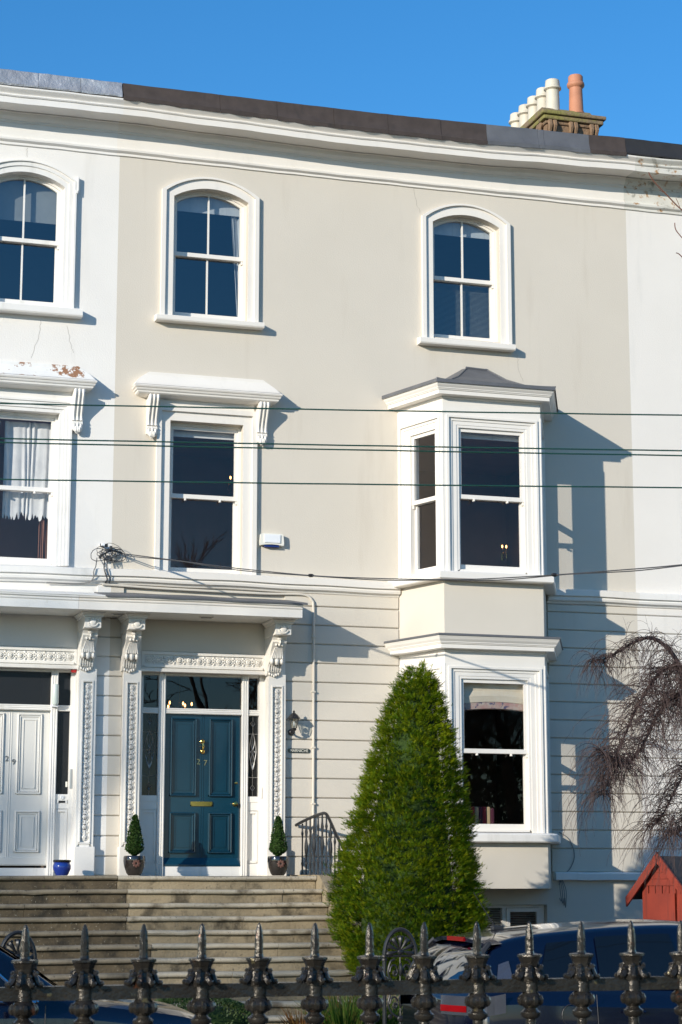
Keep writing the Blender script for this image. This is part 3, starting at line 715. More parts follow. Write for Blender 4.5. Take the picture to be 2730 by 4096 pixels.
def big_console(h, m, xc):
    w = .215
    c = MB().box(xc-w/2, xc+w/2, -.60, -.02, 3.145, 3.285, .004)
    pts = []; n = 18
    for k in range(n+1):
        t = k/n; z = 3.15-.50*t
        y = .10 + .40*(1-t)**1.25*(1 if t > .12 else .86) + .055*math.exp(-((t-.62)/.10)**2) + .03*math.exp(-((t-.9)/.06)**2)
        pts.append((-y, z))
    c.prism_x([(0, 3.15)] + pts + [(0, 2.65)], xc-.095, xc+.095)
    o = c.build('console', m, h)
    MB().sweep([(xc-w/2-.005, -.1), (xc-w/2-.005, -.605), (xc+w/2+.005, -.605), (xc+w/2+.005, -.1)], [(-.05, 3.283), (.01, 3.285), (.018, 3.295), (.02, 3.312), (.045, 3.33), (.052, 3.347), (-.05, 3.347)], False).build('console_cap', m, o)
    f = MB()                                                   # carved face on the block
    f.ball((xc, -.605, 3.215), (.045, .03, .05)); 
    for k in range(11):
        a = -math.pi*.15 - math.pi*.7*k/10; f.ball((xc+.062*math.cos(a), -.605, 3.222+.058*math.sin(a)), (.016, .018, .016), 6, 4)
    for d in (-.06, -.03, 0, .03, .06): f.ball((xc+d, -.606, 3.262-abs(d)*.3), (.015, .02, .017), 6, 4)
    f.build('carved_face', m, o, True)
    def yat(z):
        for (ya, za), (yb, zb) in zip(pts, pts[1:]):
            if zb <= z <= za: return ya+(yb-ya)*(za-z)/(za-zb+1e-9)
        return pts[-1][0]
    l = MB()                                                   # hanging husk, acanthus tongues, bulbs, beads
    l.ball((xc, yat(3.11)-.02, 3.11), (.036, .04, .025)); l.ball((xc, yat(3.07)-.02, 3.065), (.016, .03, .03))
    for d in (-.042, 0, .042): l.ball((xc+d, yat(3.03)-.012, 3.03), (.02, .025, .02))
    for d in (-.075, -.048, -.024, 0, .024, .048, .075):
        l.tube([(xc+d*(.6+.4*t), yat(3.0-.14*t)-.008-.012*t, 3.0-.14*t) for t in (0, .33, .66, 1)], [.006, .011, .013, .010], 6)
    for d, s in ((-.068, .03), (0, .036), (.068, .03)): l.ball((xc+d, yat(2.825)-.01, 2.825), (s, .045, s*1.5))
    for d in (-.078, -.045, -.015, .015, .045, .078):
        l.tube([(xc+d, yat(2.79-.10*t)-.01-.01*math.sin(t*3), 2.79-.10*t) for t in (0, .33, .66, 1)], [.009, .013, .013, .008], 6)
    for d in (-.06, -.03, 0, .03, .06): l.ball((xc+d, yat(2.665)-.01, 2.672-(.03-abs(d)*.4)), (.017, .03, .022))
    l.build('acanthus_leaf', m, o, True)
    return o
def rosette(mb, x, y, z, r):
    mb.lathe([(r, 0), (r*.97, .010), (r*.80, .012), (r*.74, .004), (r*.66, .004), (r*.60, .020), (r*.40, .026), (r*.34, .018), (r*.26, .018), (r*.22, .028), (0.001, .031)], x, y, z, 12, 'y', False)
def carved_run(mb, pts, y, r, vert):
    for x, z in pts: rosette(mb, x, y, z, r)
    for (ax, az), (bx, bz) in zip(pts, pts[1:]):
        mx, mz = (ax+bx)/2, (az+bz)/2
        if vert:
            mb.box(mx-.010, mx+.010, y-.020, y, bz+r*.8, az-r*.8, .004)
            for s in (-1, 1): mb.ball((mx+s*r*.75, y, mz), (.020, .016, .016), 6, 4); mb.ball((mx+s*r*.4, y-.003, mz+.02), (.012, .014, .02), 6, 4); mb.ball((mx+s*r*.4, y-.003, mz-.02), (.012, .014, .02), 6, 4)
        else:
            mb.box(ax+r*.8, bx-r*.8, y-.020, y, mz-.010, mz+.010, .004)
            for s in (-1, 1): mb.ball((mx, y, mz+s*r*.75), (.016, .016, .020), 6, 4); mb.ball((mx+.02, y-.003, mz+s*r*.4), (.02, .014, .012), 6, 4); mb.ball((mx-.02, y-.003, mz+s*r*.4), (.02, .014, .012), 6, 4)
def pilaster(h, m, x0, x1, mbase):
    yf = -.105; yb = -.078
    a = MB(); a.box(x0, x1, yb, .26, .36, 3.345)
    a.ring(arch(x0, x1, .36, 2.665, 0, 2), arch(x0+.052, x1-.052, .42, 2.50, 0, 2), yf, yb); a.box(x0+.052, x1-.052, yf, yb, .36, .42)
    a.ring(arch(x0+.04, x1-.04, .41, 2.515, 0, 2), arch(x0+.056, x1-.056, .425, 2.495, 0, 2), yf-.012, yf); a.box(x0+.04, x1-.04, yf-.012, yf, .405, .425)
    o = a.build('pilaster', m, h)
    MB().box(x0-.022, x1+.022, yf-.025, .26, -.004, .37, .01).build('pilaster_base', mbase, o)
    xc = (x0+x1)/2; n = 16
    c = MB(); carved_run(c, [(xc, .49+ (2.43-.49)*k/(n-1)) for k in range(n)], yb-.002, .047, True)
    c.build('carved_panel', m, o, True, angle=50); return o
pilaster(house, 'cream', .176, .412, 'cream'); pilaster(house, 'cream', 2.15, 2.386, 'cream'); pilaster(h29, 'trim_white', -.408, -.180, 'white')
big_console(house, 'cream', .275-.03); big_console(house, 'cream', 2.245-.03); big_console(h29, 'trim_white', -.33)
pilaster(h29, 'trim_white', -2.56, -2.32, 'white'); big_console(h29, 'trim_white', -2.48)

def frieze(h, m, x0, x1, n):
    a = MB(); a.box(x0, x1, .02, .26, 2.705, 2.945)
    a.ring(arch(x0+.02, x1-.02, 2.725, 2.93, 0, 2), arch(x0+.055, x1-.055, 2.755, 2.895, 0, 2), -.005, .02); a.box(x0+.055, x1-.055, -.005, .02, 2.725, 2.757)
    a.prism_x([(.03, 2.66), (-.035, 2.665), (-.04, 2.70), (-.02, 2.712), (.03, 2.715)], x0, x1)
    o = a.build('door_frieze', m, h)
    c = MB(); carved_run(c, [(x0+.12+(x1-x0-.24)*k/(n-1), 2.827) for k in range(n)], .018, .055, False)
    c.build('carved_panel', m, o, True, angle=50)
    MB().box(x0, x1, .015, .26, 2.945, 3.36).build('portico_wall', 'beige_smooth' if h is house else 'white', h)
frieze(house, 'cream', .415, 2.148, 12); frieze(h29, 'trim_white', -2.318, -.41, 14)

def reeded(mb, x0, x1, y, z0, z1, vert=True):
    mb.box(x0, x1, y, y+.06, z0, z1)
    w = (x1-x0) if vert else (z1-z0)
    for k in range(3):
        t = (k+.5)/3
        if vert: xc = x0+w*t; mb.lathe([(w/7.5, z0), (w/7.5, z1)], xc, y+.002, 0, 6)
        else: zc = z0+w*t; mb.lathe([(w/7.5, x0), (w/7.5, x1)], 0, y+.002, zc, 6, 'x')
def door_screen(h, m, xl0, xl1, m0, m1, d0, d1, n0, n1, xr0, xr1):
    """reeded frame with fanlight and two sidelights round a door; x limits of jamb, side, mullion, door"""
    a = MB(); y = .13
    for p, q in ((m0, m1), (n0, n1)): reeded(a, p, q, y, 0, 2.205-.0, True); reeded(a, p, q, y, 2.205, 2.665, True)
    reeded(a, m1, n0, y+.01, 2.128, 2.20, False)
    for p, q in ((xl1, m0), (n1, xr0)): reeded(a, p, q, y+.015, 2.125, 2.20, False)
    a.box(xl0, xl1, y+.0, .26, 0, 2.665); a.box(xr0, xr1, y+.0, .26, 0, 2.665); a.box(xl0, xr1, y+.02, .26, 2.635, 2.705)
    o = a.build('door_frame', m, h)
    for p, q in ((xl1, m0), (n1, xr0)):
        b = MB(); b.box(p, q, y+.05, .24, 0, 1.045); b.box(p, q, y+.02, y+.05, .97, 1.045); b.box(p, q, y+.025, y+.05, 0, .16); b.box(p, q, y+.03, y+.05, .86, .97)
        b.ring(arch(p+.005, q-.005, .17, .85, 0, 2), arch(p+.032, q-.032, .2, .82, 0, 2), y+.028, y+.05); b.box(p+.02, q-.02, y+.028, y+.05, .17, .2); b.build('side_panel', m, o)
        yield_glass.append((h, o, p, q))
    return o
yield_glass = []
fr27 = door_screen(house, 'cream_wood', .43, .492, .703, .797, .80, 1.83, 1.845, 1.935, 2.085, 2.165)
for h, o, p, q in yield_glass:
    MB().quad((p, .19, 1.04), (q, .19, 1.04), (q, .19, 2.13), (p, .19, 2.13)).build('side_pane', 'glass_leaded', o)
    MB().quad((p, .19, 2.19), (q, .19, 2.19), (q, .19, 2.64), (p, .19, 2.64)).build('fanlight_pane', 'glass', o)
    c = MB(); xc = (p+q)/2; hw = (q-p)/2
    for z0, z1, k in ((1.66, 1.90, .35), (1.40, 1.62, .35), (1.42, 1.90, .62)):
        n = 18; c.tube([(xc+hw*k*math.sin(math.pi*t/n)*(1 if 1 else 0), .184, z0+(z1-z0)*t/n) for t in range(n+1)], .0045, 4)
        c.tube([(xc-hw*k*math.sin(math.pi*t/n), .184, z0+(z1-z0)*t/n) for t in range(n+1)], .0045, 4)
    for z in (1.16, 1.64, 2.02):
        c.tube([(xc-.03, .184, z), (xc, .184, z+.04), (xc+.03, .184, z), (xc, .184, z-.04), (xc-.03, .184, z)], .005, 4)
    for z in (1.30, 1.64, 1.88): c.tube([(p, .185, z), (q, .185, z)], .003, 4)
    c.tube([(xc, .185, 1.05), (xc, .185, 2.12)], .003, 4)
    c.build('lead_came', 'steel', o, True)
MB().quad((.797, .19, 2.19), (1.845, .19, 2.19), (1.845, .19, 2.64), (.797, .19, 2.64)).build('fanlight_pane', 'glass', fr27)

def panel_door(h, m, x0, x1, zb, zt, y, name='door', bolection=.022):
    a = MB(); a.box(x0, x1, y, y+.06, zb, zt)
    w = x1-x0; xc = (x0+x1)/2
    d = MB(); rd = MB()
    px = [(x0+.075*w/1.0, xc-.085), (xc+.085, x1-.105*w/1.0)]
    for pa, pb in px:
        for za, zc in ((zb+.165, zb+.70), (zb+.91, zt-.05)):
            d.ring(arch(pa, pb, za, zc, 0, 2), arch(pa+.022, pb-.022, za+.022, zc-.022, 0, 2), y-bolection, y); d.box(pa, pb, y-bolection, y, za, za+.022)
            d.ring(arch(pa+.022, pb-.022, za+.022, zc-.022, 0, 2), arch(pa+.05, pb-.05, za+.05, zc-.05, 0, 2), y-bolection*.45, y); d.box(pa+.022, pb-.022, y-bolection*.45, y, za+.022, za+.05)
            for e_, r_, yy in ((.012, .011, y-bolection), (.036, .008, y-bolection*.5)):
                q = [(pa+e_, yy, za+e_), (pb-e_, yy, za+e_), (pb-e_, yy, zc-e_), (pa+e_, yy, zc-e_)]
                for i in range(4): rd.tube([q[i], q[(i+1) % 4]], r_, 8)
            d.ring(arch(pa+.075, pb-.075, za+.075, zc-.075, 0, 2), arch(pa+.085, pb-.085, za+.085, zc-.085, 0, 2), y-.008, y); d.box(pa+.075, pb-.075, y-.008, y, za+.075, za+.085)
    for s in (-.014, .014): d.lathe([(.006, zb+.1), (.006, zt-.01)], xc+s, y, 0, 6)
    o = a.build(name, m, h); d.build('panel_moulding', m, o); rd.build('panel_bead', m, o, True); return o
dz0 = .20
door = panel_door(house, 'door_blue', .803, 1.838, .13, 2.128, dz0, bolection=.03)
door['label'] = 'petrol blue gloss front door with four moulded panels'
MB().prism_x([(dz0+.01, .125), (dz0-.055, .125), (dz0-.055, .145), (dz0-.004, .235), (dz0+.01, .235)], .80, 1.84).build('weather_board', 'door_blue', door)
MB().box(.80, 1.845, .15, .26, -.004, .122, .004).build('door_threshold', 'trim_white', house)
k = MB(); kx = 1.318
k.lathe([(.03, 0), (.032, .012), (.02, .02), (.018, .035)], kx, dz0, 1.765, 12, 'y'); k.ball((kx, dz0-.04, 1.765), (.026, .022, .026)); k.ball((kx, dz0-.045, 1.70), (.024, .02, .022)); k.tube([(kx, dz0-.035, 1.76), (kx, dz0-.05, 1.70), (kx, dz0-.04, 1.645)], .014, 8); k.lathe([(.034, 0), (.034, .012), (.022, .026), (.001, .034)], kx, dz0-.012, 1.635, 12, 'y')
k.build('knocker', 'brass', door, True)
b_ = MB().ring(arch(1.165, 1.462, .912, .972, 0, 2), arch(1.19, 1.437, .928, .956, 0, 2), dz0-.016, dz0).box(1.165, 1.462, dz0-.016, dz0, .912, .928).box(1.19, 1.437, dz0-.012, dz0, .928, .956).build('letterbox', 'brass', door)
MB().lathe([(.028, 0), (.028, .008), (.012, .014), (.012, .03), (.03, .042), (.036, .056), (.030, .07), (.001, .078)], 1.765, dz0, .942, 14, 'y').build('door_knob', 'brass', door, True)
MB().lathe([(.017, 0), (.017, .008), (.001, .012)], 1.785, dz0, 1.225, 10, 'y').build('lock', 'brass', door, True)
text_mesh('numeral', '2', .105, 'numeral', door, 1.265, dz0-.004, 1.495); text_mesh('numeral', '7', .105, 'numeral', door, 1.362, dz0-.004, 1.482)
MB().box(2.10, 2.122, .115, .13, 1.02, 1.17, .003).build('bell_plate', 'plastic_white', house)
# number 29
yield_glass.clear()
fr29 = door_screen(h29, 'trim_white', -2.305, -2.22, -2.06, -1.97, 0, 0, -.732, -.642, -.475, -.415)
for h, o, p, q in yield_glass:
    MB().quad((p, .19, 1.04), (q, .19, 1.04), (q, .19, 2.13), (p, .19, 2.13)).build('side_pane', 'glass_obscure', o)
    MB().quad((p, .19, 2.19), (q, .19, 2.19), (q, .19, 2.64), (p, .19, 2.64)).build('fanlight_pane', 'glass_obscure', o)
MB().quad((-1.97, .19, 2.19), (-.732, .19, 2.19), (-.732, .19, 2.64), (-1.97, .19, 2.64)).build('fanlight_pane', 'glass_obscure', fr29)
d29 = panel_door(h29, 'door_white', -1.755, -.722, .13, 2.135, .2, bolection=.012)
MB().box(-1.96, -1.76, .19, .26, .0, 2.135).build('door_jamb', 'trim_white', h29)
MB().box(-1.755, -.722, .185, .2, .14, .235, .004).build('weather_board', 'door_white', d29)
MB().box(-1.96, -.722, .16, .26, -.004, .10, .004).build('door_threshold', 'trim_white', h29)
text_mesh('numeral', '2', .10, 'numeral29', d29, -1.278, .196, 1.492); text_mesh('numeral', '9', .10, 'numeral29', d29, -1.188, .196, 1.452)
MB().lathe([(.028, 0), (.028, .006), (.016, .012), (.012, .006), (.001, .008)], -.553, .145, 1.005, 12, 'y').build('doorbell', 'plastic_white', fr29, True)
lb = MB().ring(arch(-.62, -.49, .925, .975, 0, 2), arch(-.60, -.51, .938, .962, 0, 2), .145, .16).build('letterbox', 'trim_white', fr29); MB().box(-.60, -.51, .155, .162, .934, .962).build('letter_slot', 'plastic_black', lb)
MB().box(-.46, -.415, .118, .13, 1.12, 1.37, .003).build('push_plate', 'steel', fr29)
MB().box(-.508, -.482, .178, .188, 1.14, 1.21, .003).build('door_catch', 'plastic_cream', fr29)
t_ = MB().lathe([(.001, 0), (.02, .004), (.03, .02), (.032, .07), (.001, .072)], 0, 0, 0, 14, 'x'); t_.v = [Vector((-.5, .03, 2.65)) + p for p in t_.v]
t_.add([], [])
tag(t_.build('alarm_sounder', mat('red_plastic', (.55, .03, .03), None, 5, .4), None, True, origin=(-.46, .03, 2.65)), 'small red cylindrical sounder at the top of the white house door frame', 'sounder')
lt = MB().lathe([(.001, 0), (.03, .006), (.045, .03), (.045, .26), (.04, .275), (.001, .28)], -.69, .06, 2.19, 14)
lo = thing('porch_light', 'frosted glass tube light on the reeded post of the white house door', 'wall light', (-.69, .06, 2.19))
lt.build('lamp_shade', 'glass_frost', lo, True); MB().box(-.735, -.645, .06, .13, 2.17, 2.20, .006).build('bracket', 'plastic_white', lo)

# ------------------------------------------------------------ curtains, blinds and lit lamps inside
def drape(w, m, x0, x1, y, z0, z1, folds, amp=.03, name='curtain', taper=None, ragged=0):
    n = folds*6; vs = []; fs = []; R_ = random.Random(folds)
    rows = 8
    for j in range(rows+1):
        t = j/rows; z = z1+(z0-z1)*t
        for k in range(n+1):
            u = k/n; xa, xb = x0, x1
            if taper: xa, xb = x0+(taper[0]-x0)*t, x1+(taper[1]-x1)*t
            zz = z + (R_.uniform(-ragged, ragged) if j == rows else 0)
            vs.append((xa+(xb-xa)*u, y+amp*math.sin((u*folds+.45*math.sin(u*11+folds)+.12*math.sin(t*5+u*17))*2*math.pi)*(.55+.45*math.sin(u*13+t*2)), zz))
    for j in range(rows):
        for k in range(n): fs.append((j*(n+1)+k, j*(n+1)+k+1, (j+1)*(n+1)+k+1, (j+1)*(n+1)+k))
    return MB().add(vs, fs).build(name, m, w, True, angle=80)
MB().box(.82, 1.80, .27, .285, 9.17, 9.42).build('blind', 'fabric_white', wl_)
drape(wl_, 'fabric_white', 1.66, 1.84, .33, 7.4, 9.3, 5, taper=(1.79, 1.86))
MB().box(4.62, 5.57, .27, .285, 9.20, 9.42).build('blind', 'fabric_white', wr_)
vb = MB()
for k in range(48): z = 7.63+k*.0178; vb.quad((4.63, .30, z), (5.56, .30, z), (5.56, .315, z+.008), (4.63, .315, z+.008))
vb.build('venetian_blind', 'slat', wr_)
MB().box(-1.75, -.80, .27, .285, 8.80, 9.42).build('blind', 'fabric_grey', a29_)
MB().box(.80, 1.76, .26, .275, 5.93, 6.06).build('blind', 'fabric_white', wm_)
w29 = [o for o in col.objects if o.parent == h29 and o.name.startswith('window')][-2]
drape(w29, 'fabric_white', -1.42, -.80, .30, 4.72, 6.0, 7, .022, ragged=.07)
drape(w29, 'fabric_white', -1.80, -1.48, .32, 4.2, 6.0, 5, .03, taper=(-1.80, -1.66))
drape(w29, 'fabric_brown', -.92, -.78, .40, 4.1, 6.0, 3, .03)
drape(w29, 'fabric_brown', -1.60, -1.46, .42, 4.1, 6.0, 3, .03, taper=(-1.75, -1.62))
wg = bays['g', 1][0]; wf = bays['f', 1][0]
MB().box(4.60, 5.60, -.80, -.785, 5.93, 6.05).build('blind', 'fabric_white', wf)
MB().box(4.64, 5.62, -.795, -.78, 2.30, 2.72).build('roman_blind', 'fabric_cream', wg)
MB().run_x([(-.80, 2.26), (-.84, 2.28), (-.85, 2.36), (-.80, 2.44)], stations(4.64, 5.62, 12), lambda x, z: .03*math.sin((x-4.64)*3.2)).build('blind_fold', 'fabric_cream', wg)
MB().run_x([(-.79, 2.18), (-.83, 2.19), (-.83, 2.275), (-.79, 2.28)], stations(4.64, 5.62, 12), lambda x, z: .03*math.sin((x-4.64)*3.2)).build('blind_hem', 'fabric_pattern', wg)
# striped chair just inside the lower bay window
ch = thing('striped_chair', 'chair back with red, plum and buff stripes behind the lower bay window', 'chair', (4.86, -.45, .42))
for k in range(9):
    x = 4.665+k*.056; m_ = ('red_stripe', 'buff_stripe', 'plum_stripe')[k % 3]
    e_ = .02 if k in (0, 8) else 0
    MB().box(x, x+.0555, -.62, -.52, .55, .915-e_, .014).build('stripe_panel', m_, ch)
MB().box(4.665, 5.17, -.62, -.15, .50, .56, .02).build('seat', 'red_stripe', ch)
for x in (4.69, 5.14):
    for y in (-.58, -.2): MB().box(x-.02, x+.02, y-.02, y+.02, .42, .51).build('leg', 'bark', ch)
def bulb(mb, p): mb.ball(p, (.013, .013, .026))
def sconce(x, y, z, n, label, dx=.07):
    s_ = thing('wall_sconce', label, 'wall light', (x, y, z))
    for i in range(n):
        xx = x+(i-(n-1)/2)*dx
        MB().tube([(x, y+.06, z-.14), (xx, y, z-.16), (xx, y, z-.06)], .008, 6).build('arm', 'brass', s_, True)
        MB().lathe([(.02, -.07), (.014, -.06), (.012, 0)], xx, y, z, 8).build('candle', 'fabric_white', s_, True)
        b = MB(); bulb(b, (xx, y, z+.03)); b.build('bulb', 'flame', s_, True)
    MB().box(x-.03, x+.03, y+.05, y+.08, z-.2, z-.06, .01).build('backplate', 'brass', s_)
sconce(2.46, 3.4, 6.02, 1, 'single lit candle sconce seen through the left first floor window')
sconce(7.2, 3.95, 5.26, 2, 'lit twin candle sconce seen through the upper bay window')
chd = thing('hall_chandelier', 'lit hall chandelier with candle bulbs behind the door fanlight', 'chandelier', (1.62, 3.0, 2.4))
MB().tube([(1.62, 3, 3.3), (1.62, 3, 2.42)], .012, 6).build('stem', 'brass', chd)
for x, y, z in ((1.44, 2.95, 2.46), (1.515, 3.2, 2.54), (1.659, 2.8, 2.47), (1.724, 3.22, 2.535), (1.804, 3.0, 2.51)):
    MB().tube([(1.62, 3, 2.42), ((1.62+x)/2, (3+y)/2, 2.36), (x, y, z-.04)], .008, 6).build('arm', 'brass', chd, True)
    b = MB(); bulb(b, (x, y, z)); b.build('bulb', 'flame', chd, True)

# ------------------------------------------------------------ chimney on the party wall
chim = MB().box(7.22, 8.10, 1.92, 4.6, 11.0, 11.80).build('chimney_stack', 'sandstone', house)
for i, (z0, z1, o) in enumerate(((11.80, 11.86, .03), (11.86, 11.93, .08), (11.935, 12.0, .115))):
    MB().box(7.22-o, 8.10+o, 1.92-o, 4.6+o, z0, z1, .02).build('chimney_cap', 'sandcap' if i else 'sandstone', chim)
MB().prism_x([(1.95, 12.0), (2.15, 12.17), (4.4, 12.17), (4.6, 12.0)], 7.24, 8.08).build('chimney_flaunching', 'sandcap', chim)
def corbel(x, y, side):
    a = MB()
    for d in (-.04, .04):
        pts = [(0, 0, 0), (0, -.05, -.03), (0, -.075, -.10), (0, -.05, -.17), (0, -.02, -.21)]
        a.tube([((x+d, y+p[1], 11.86+p[2]) if not side else (x+p[1], y+d, 11.86+p[2])) for p in pts], [.045, .045, .04, .03, .02], 6)
    a.build('corbel', 'sandstone', chim, True)
for x in (7.30, 7.66, 8.02): corbel(x, 1.93, 0)
for y in (2.1, 2.7, 3.3, 3.9): corbel(7.23, y, 1)
POTW = [(.135, 0), (.135, .02), (.118, .05), (.112, .40), (.150, .425), (.150, .455), (.128, .47), (.120, .58), (.108, .59), (.095, .58), (.09, .3)]
POTT = [(.15, 0), (.148, .03), (.128, .06), (.115, .46), (.150, .49), (.158, .52), (.150, .55), (.132, .565), (.130, .66), (.115, .68), (.1, .66), (.095, .3)]
for i, y in enumerate((2.25, 2.63, 3.01, 3.39, 3.77)): MB().lathe([(r*.95, h*.95) for r, h in POTW], 7.475, y, 12.13, 18, cap=False).build('chimney_pot', 'pot_white', chim, True)
for i, y in enumerate((2.25, 3.3, 4.2)): MB().lathe([(r*.92, h*(.98 if i == 0 else .84)) for r, h in POTT], 7.885, y, 12.15, 18, cap=False).build('chimney_pot', 'pot_terra', chim, True)

# ------------------------------------------------------------ fittings on the front wall
ln = thing('wall_lantern', 'small black wall lantern with glazed body beside the right pilaster', 'lantern', (2.48, 0, 1.86))
lx, ly = 2.485, -.17
MB().lathe([(.045, 0), (.045, .012), (.02, .03)], 2.485, -.026, 1.90, 10, 'y').build('backplate', 'iron', ln, True)
MB().tube([(lx, -.03, 1.90), (lx, -.08, 1.872), (lx, -.14, 1.875), (lx, ly, 1.905), (lx, ly, 1.93)], .014, 8).build('bracket', 'iron', ln, True)
MB().lathe([(.012, -.03), (.03, -.02), (.038, 0), (.03, .012)], lx, ly, 1.935, 6).build('lamp_base', 'iron', ln)
MB().lathe([(.036, 0), (.062, .125)], lx, ly, 1.947, 6, cap=False).build('lamp_glass', 'glass_lamp', ln)
for k in range(6):
    a = 2*math.pi*k/6; MB().tube([(lx+.038*math.cos(a), ly+.038*math.sin(a), 1.945), (lx+.065*math.cos(a), ly+.065*math.sin(a), 2.075)], .005, 4).build('glazing_bar', 'iron', ln)
MB().lathe([(.092, 0), (.088, .012), (.05, .055), (.022, .075), (.012, .082), (.016, .098), (.001, .115)], lx, ly, 2.072, 6).build('lamp_roof', 'iron', ln)
b = MB().ball((lx, ly, 2.0), (.018, .018, .035)); b.build('bulb', 'plastic_white', ln, True)
pq = thing('name_plaque', 'small black house name plaque with pale letters below the lantern', 'sign', (2.595, -.026, 1.655))
pl = [(-.155, 0), (-.15, .018), (-.135, .028), (-.12, .03), (.12, .03), (.135, .028), (.15, .018), (.155, 0), (.15, -.018), (.135, -.028), (.12, -.03), (-.12, -.03), (-.135, -.028), (-.15, -.018)]
MB().prism_y([(2.595+x, 1.655+z) for x, z in pl], -.038, -.026).build('board', 'black_gloss', pq)
text_mesh('lettering', 'MARNICHE', .056, 'letter', pq, 2.595, -.039, 1.654, .001, sx=.92)
al = thing('alarm_box', 'cream and white burglar alarm box on the beige wall', 'alarm box', (2.19, 0, 4.5))
ap = []
for k in range(9): t = k/8; ap.append((2.03+.325*t, 4.425+.016*math.sin(math.pi*t)))
ap += [(2.362, 4.46), (2.352, 4.575), (2.335, 4.59), (2.05, 4.59), (2.033, 4.575), (2.023, 4.46)]
MB().prism_y(ap, -.075, 0).build('case', 'plastic_cream', al); MB().prism_y([(2.085, 4.462), (2.305, 4.462), (2.308, 4.575), (2.082, 4.575)], -.088, -.075).build('front_panel', 'plastic_white', al)
MB().box(2.09, 2.30, -.07, -.004, 4.405, 4.43, .008).build('strobe_lens', 'blue_lens', al)

# cables
def catenary(pts, n=6):
    out = []
    for i in range(len(pts)-1):
        p0 = pts[max(i-1, 0)]; p1 = pts[i]; p2 = pts[i+1]; p3 = pts[min(i+2, len(pts)-1)]
        for k in range(n):
            t = k/n; out.append(tuple(.5*((2*b)+(-a+c)*t+(2*a-5*b+4*c-d)*t*t+(-a+3*b-3*c+d)*t**3) for a, b, c, d in zip(p0, p1, p2, p3)))
    return out+[pts[-1]]
for i, (zl, zr, y) in enumerate(((3.068, 3.068, -13.0), (2.83, 2.83, -13.0), (2.803, 2.803, -13.0), (2.555, 2.555, -13.0))):
    d = ((4.478, -1.02), (4.484, -.979), (4.497, -.95), (4.423, -1.064))[i]
    pts = []
    for k in range(-24, 41):
        t = k/8*.5 - .0; x = -3.17+d[0]*t; u = (t-.5)
        pts.append((x, y+d[1]*t, zl + .004*(u*u-.25)*4 + .0007*math.sin(k*2.1+i)))
    lab = ('topmost dark green overhead wire crossing the first floor', 'upper wire of the close pair of green overhead wires', 'lower wire of the close pair of green overhead wires', 'lowest dark green overhead wire crossing the first floor windows')[i]
    tag(MB().tube(pts, .0052, 6).build('overhead_wire', 'cable_green', None, True, origin=pts[32]), lab, 'wire', 'overhead street wires')
dp = [(.10, -.10, 4.215), (.17, -.145, 4.20), (.687, -.747, 4.05), (1.32, -1.486, 3.866), (2.077, -2.367, 3.677), (2.634, -3.017, 3.575), (3.152, -3.62, 3.497), (3.614, -4.158, 3.445), (4.171, -4.808, 3.417), (4.708, -5.434, 3.405), (5.286, -6.107, 3.402), (6.4, -7.4, 3.44), (8.5, -9.85, 3.70)]
dc = catenary(dp)
dcb = thing('service_cable', 'black twisted service cable sagging from the wall bracket across the bay', 'cable', dp[0])
MB().tube(dc, .0075, 6).build('strand', 'cable', dcb, True)
MB().tube([(p[0]+.012*math.sin(i*.7), p[1]+.010*math.cos(i*.7), p[2]-.013+.008*math.cos(i*.5)) for i, p in enumerate(dc)], .0065, 6).build('strand', 'cable', dcb, True)
for q_ in (dc[24], dc[49]): MB().ball(q_, (.045, .03, .022)).build('clamp', 'plastic_black', dcb, True)
tg = thing('cable_tangle', 'tangle of looped black cables on a wall bracket at the house seam', 'cable tangle', (-.02, 0, 4.2))
rt = random.Random(5)
MB().box(-.16, -.11, -.12, 0, 4.30, 4.335, .006).build('bracket', 'plastic_white', tg)
MB().tube([(.12, -.11, 4.215), (-.02, -.10, 4.25), (-.16, -.05, 4.17)], .012, 6).build('bracket_arm', 'iron', tg, True)
for k in range(10):
    c = Vector((rt.uniform(-.16, .10), rt.uniform(-.14, -.05), rt.uniform(4.14, 4.27))); r = rt.uniform(.04, .12); ph = rt.uniform(0, 6.3); ti = rt.uniform(-.9, .9)
    pts = [c + Vector((r*math.cos(a+ph)*1.2, .5*r*math.sin(a*1.3+ti), r*.75*math.sin(a+ph)+.2*r*math.sin(2*a))) for a in [2*math.pi*j/14*rt.uniform(.96, 1.04)*.9 for j in range(15)]]
    MB().tube(pts, rt.uniform(.003, .0055), 5).build('cable_loop', 'cable', tg, True)
for k in range(7):
    p = Vector((rt.uniform(-.24, .02), rt.uniform(-.12, -.06), rt.uniform(4.13, 4.32))); MB().box(p.x-.018, p.x+.018, p.y-.015, p.y+.015, p.z-.022, p.z+.022, .005).build('junction', 'cable', tg)
for k, (x0, z0, x1, m_, r_) in enumerate(((-.21, 4.14, -.36, 'cable_grey', .008), (-.10, 4.15, -.04, 'cable', .009), (-.06, 4.17, .02, 'cable', .007))):
    s_ = -1 if k == 0 else 1
    MB().tube(catenary([(x0, -.09, z0), (x0-.02, -.135, z0-.12), (x0-.03+.02*s_, -.15, 3.95), (x0-.01+.04*s_, -.115, 3.86), (x1, -.04, 3.80), (x1+s_*.5, -.035, 3.785)]), r_, 6).build('hanging_cable', m_, tg, True)
cd = [(-.12, -.05, 3.795), (.6, -.045, 3.775), (1.4, -.05, 3.765), (2.1, -.048, 3.762), (2.55, -.045, 3.775), (2.70, -.045, 3.76), (2.765, -.045, 3.70), (2.79, -.045, 3.60), (2.795, -.045, 3.0), (2.795, -.045, 1.5), (2.795, -.045, 0.05)]
cdt = thing('cable_conduit', 'beige painted cable conduit running along the wall and down beside the door', 'conduit', (2.795, -.03, 0))
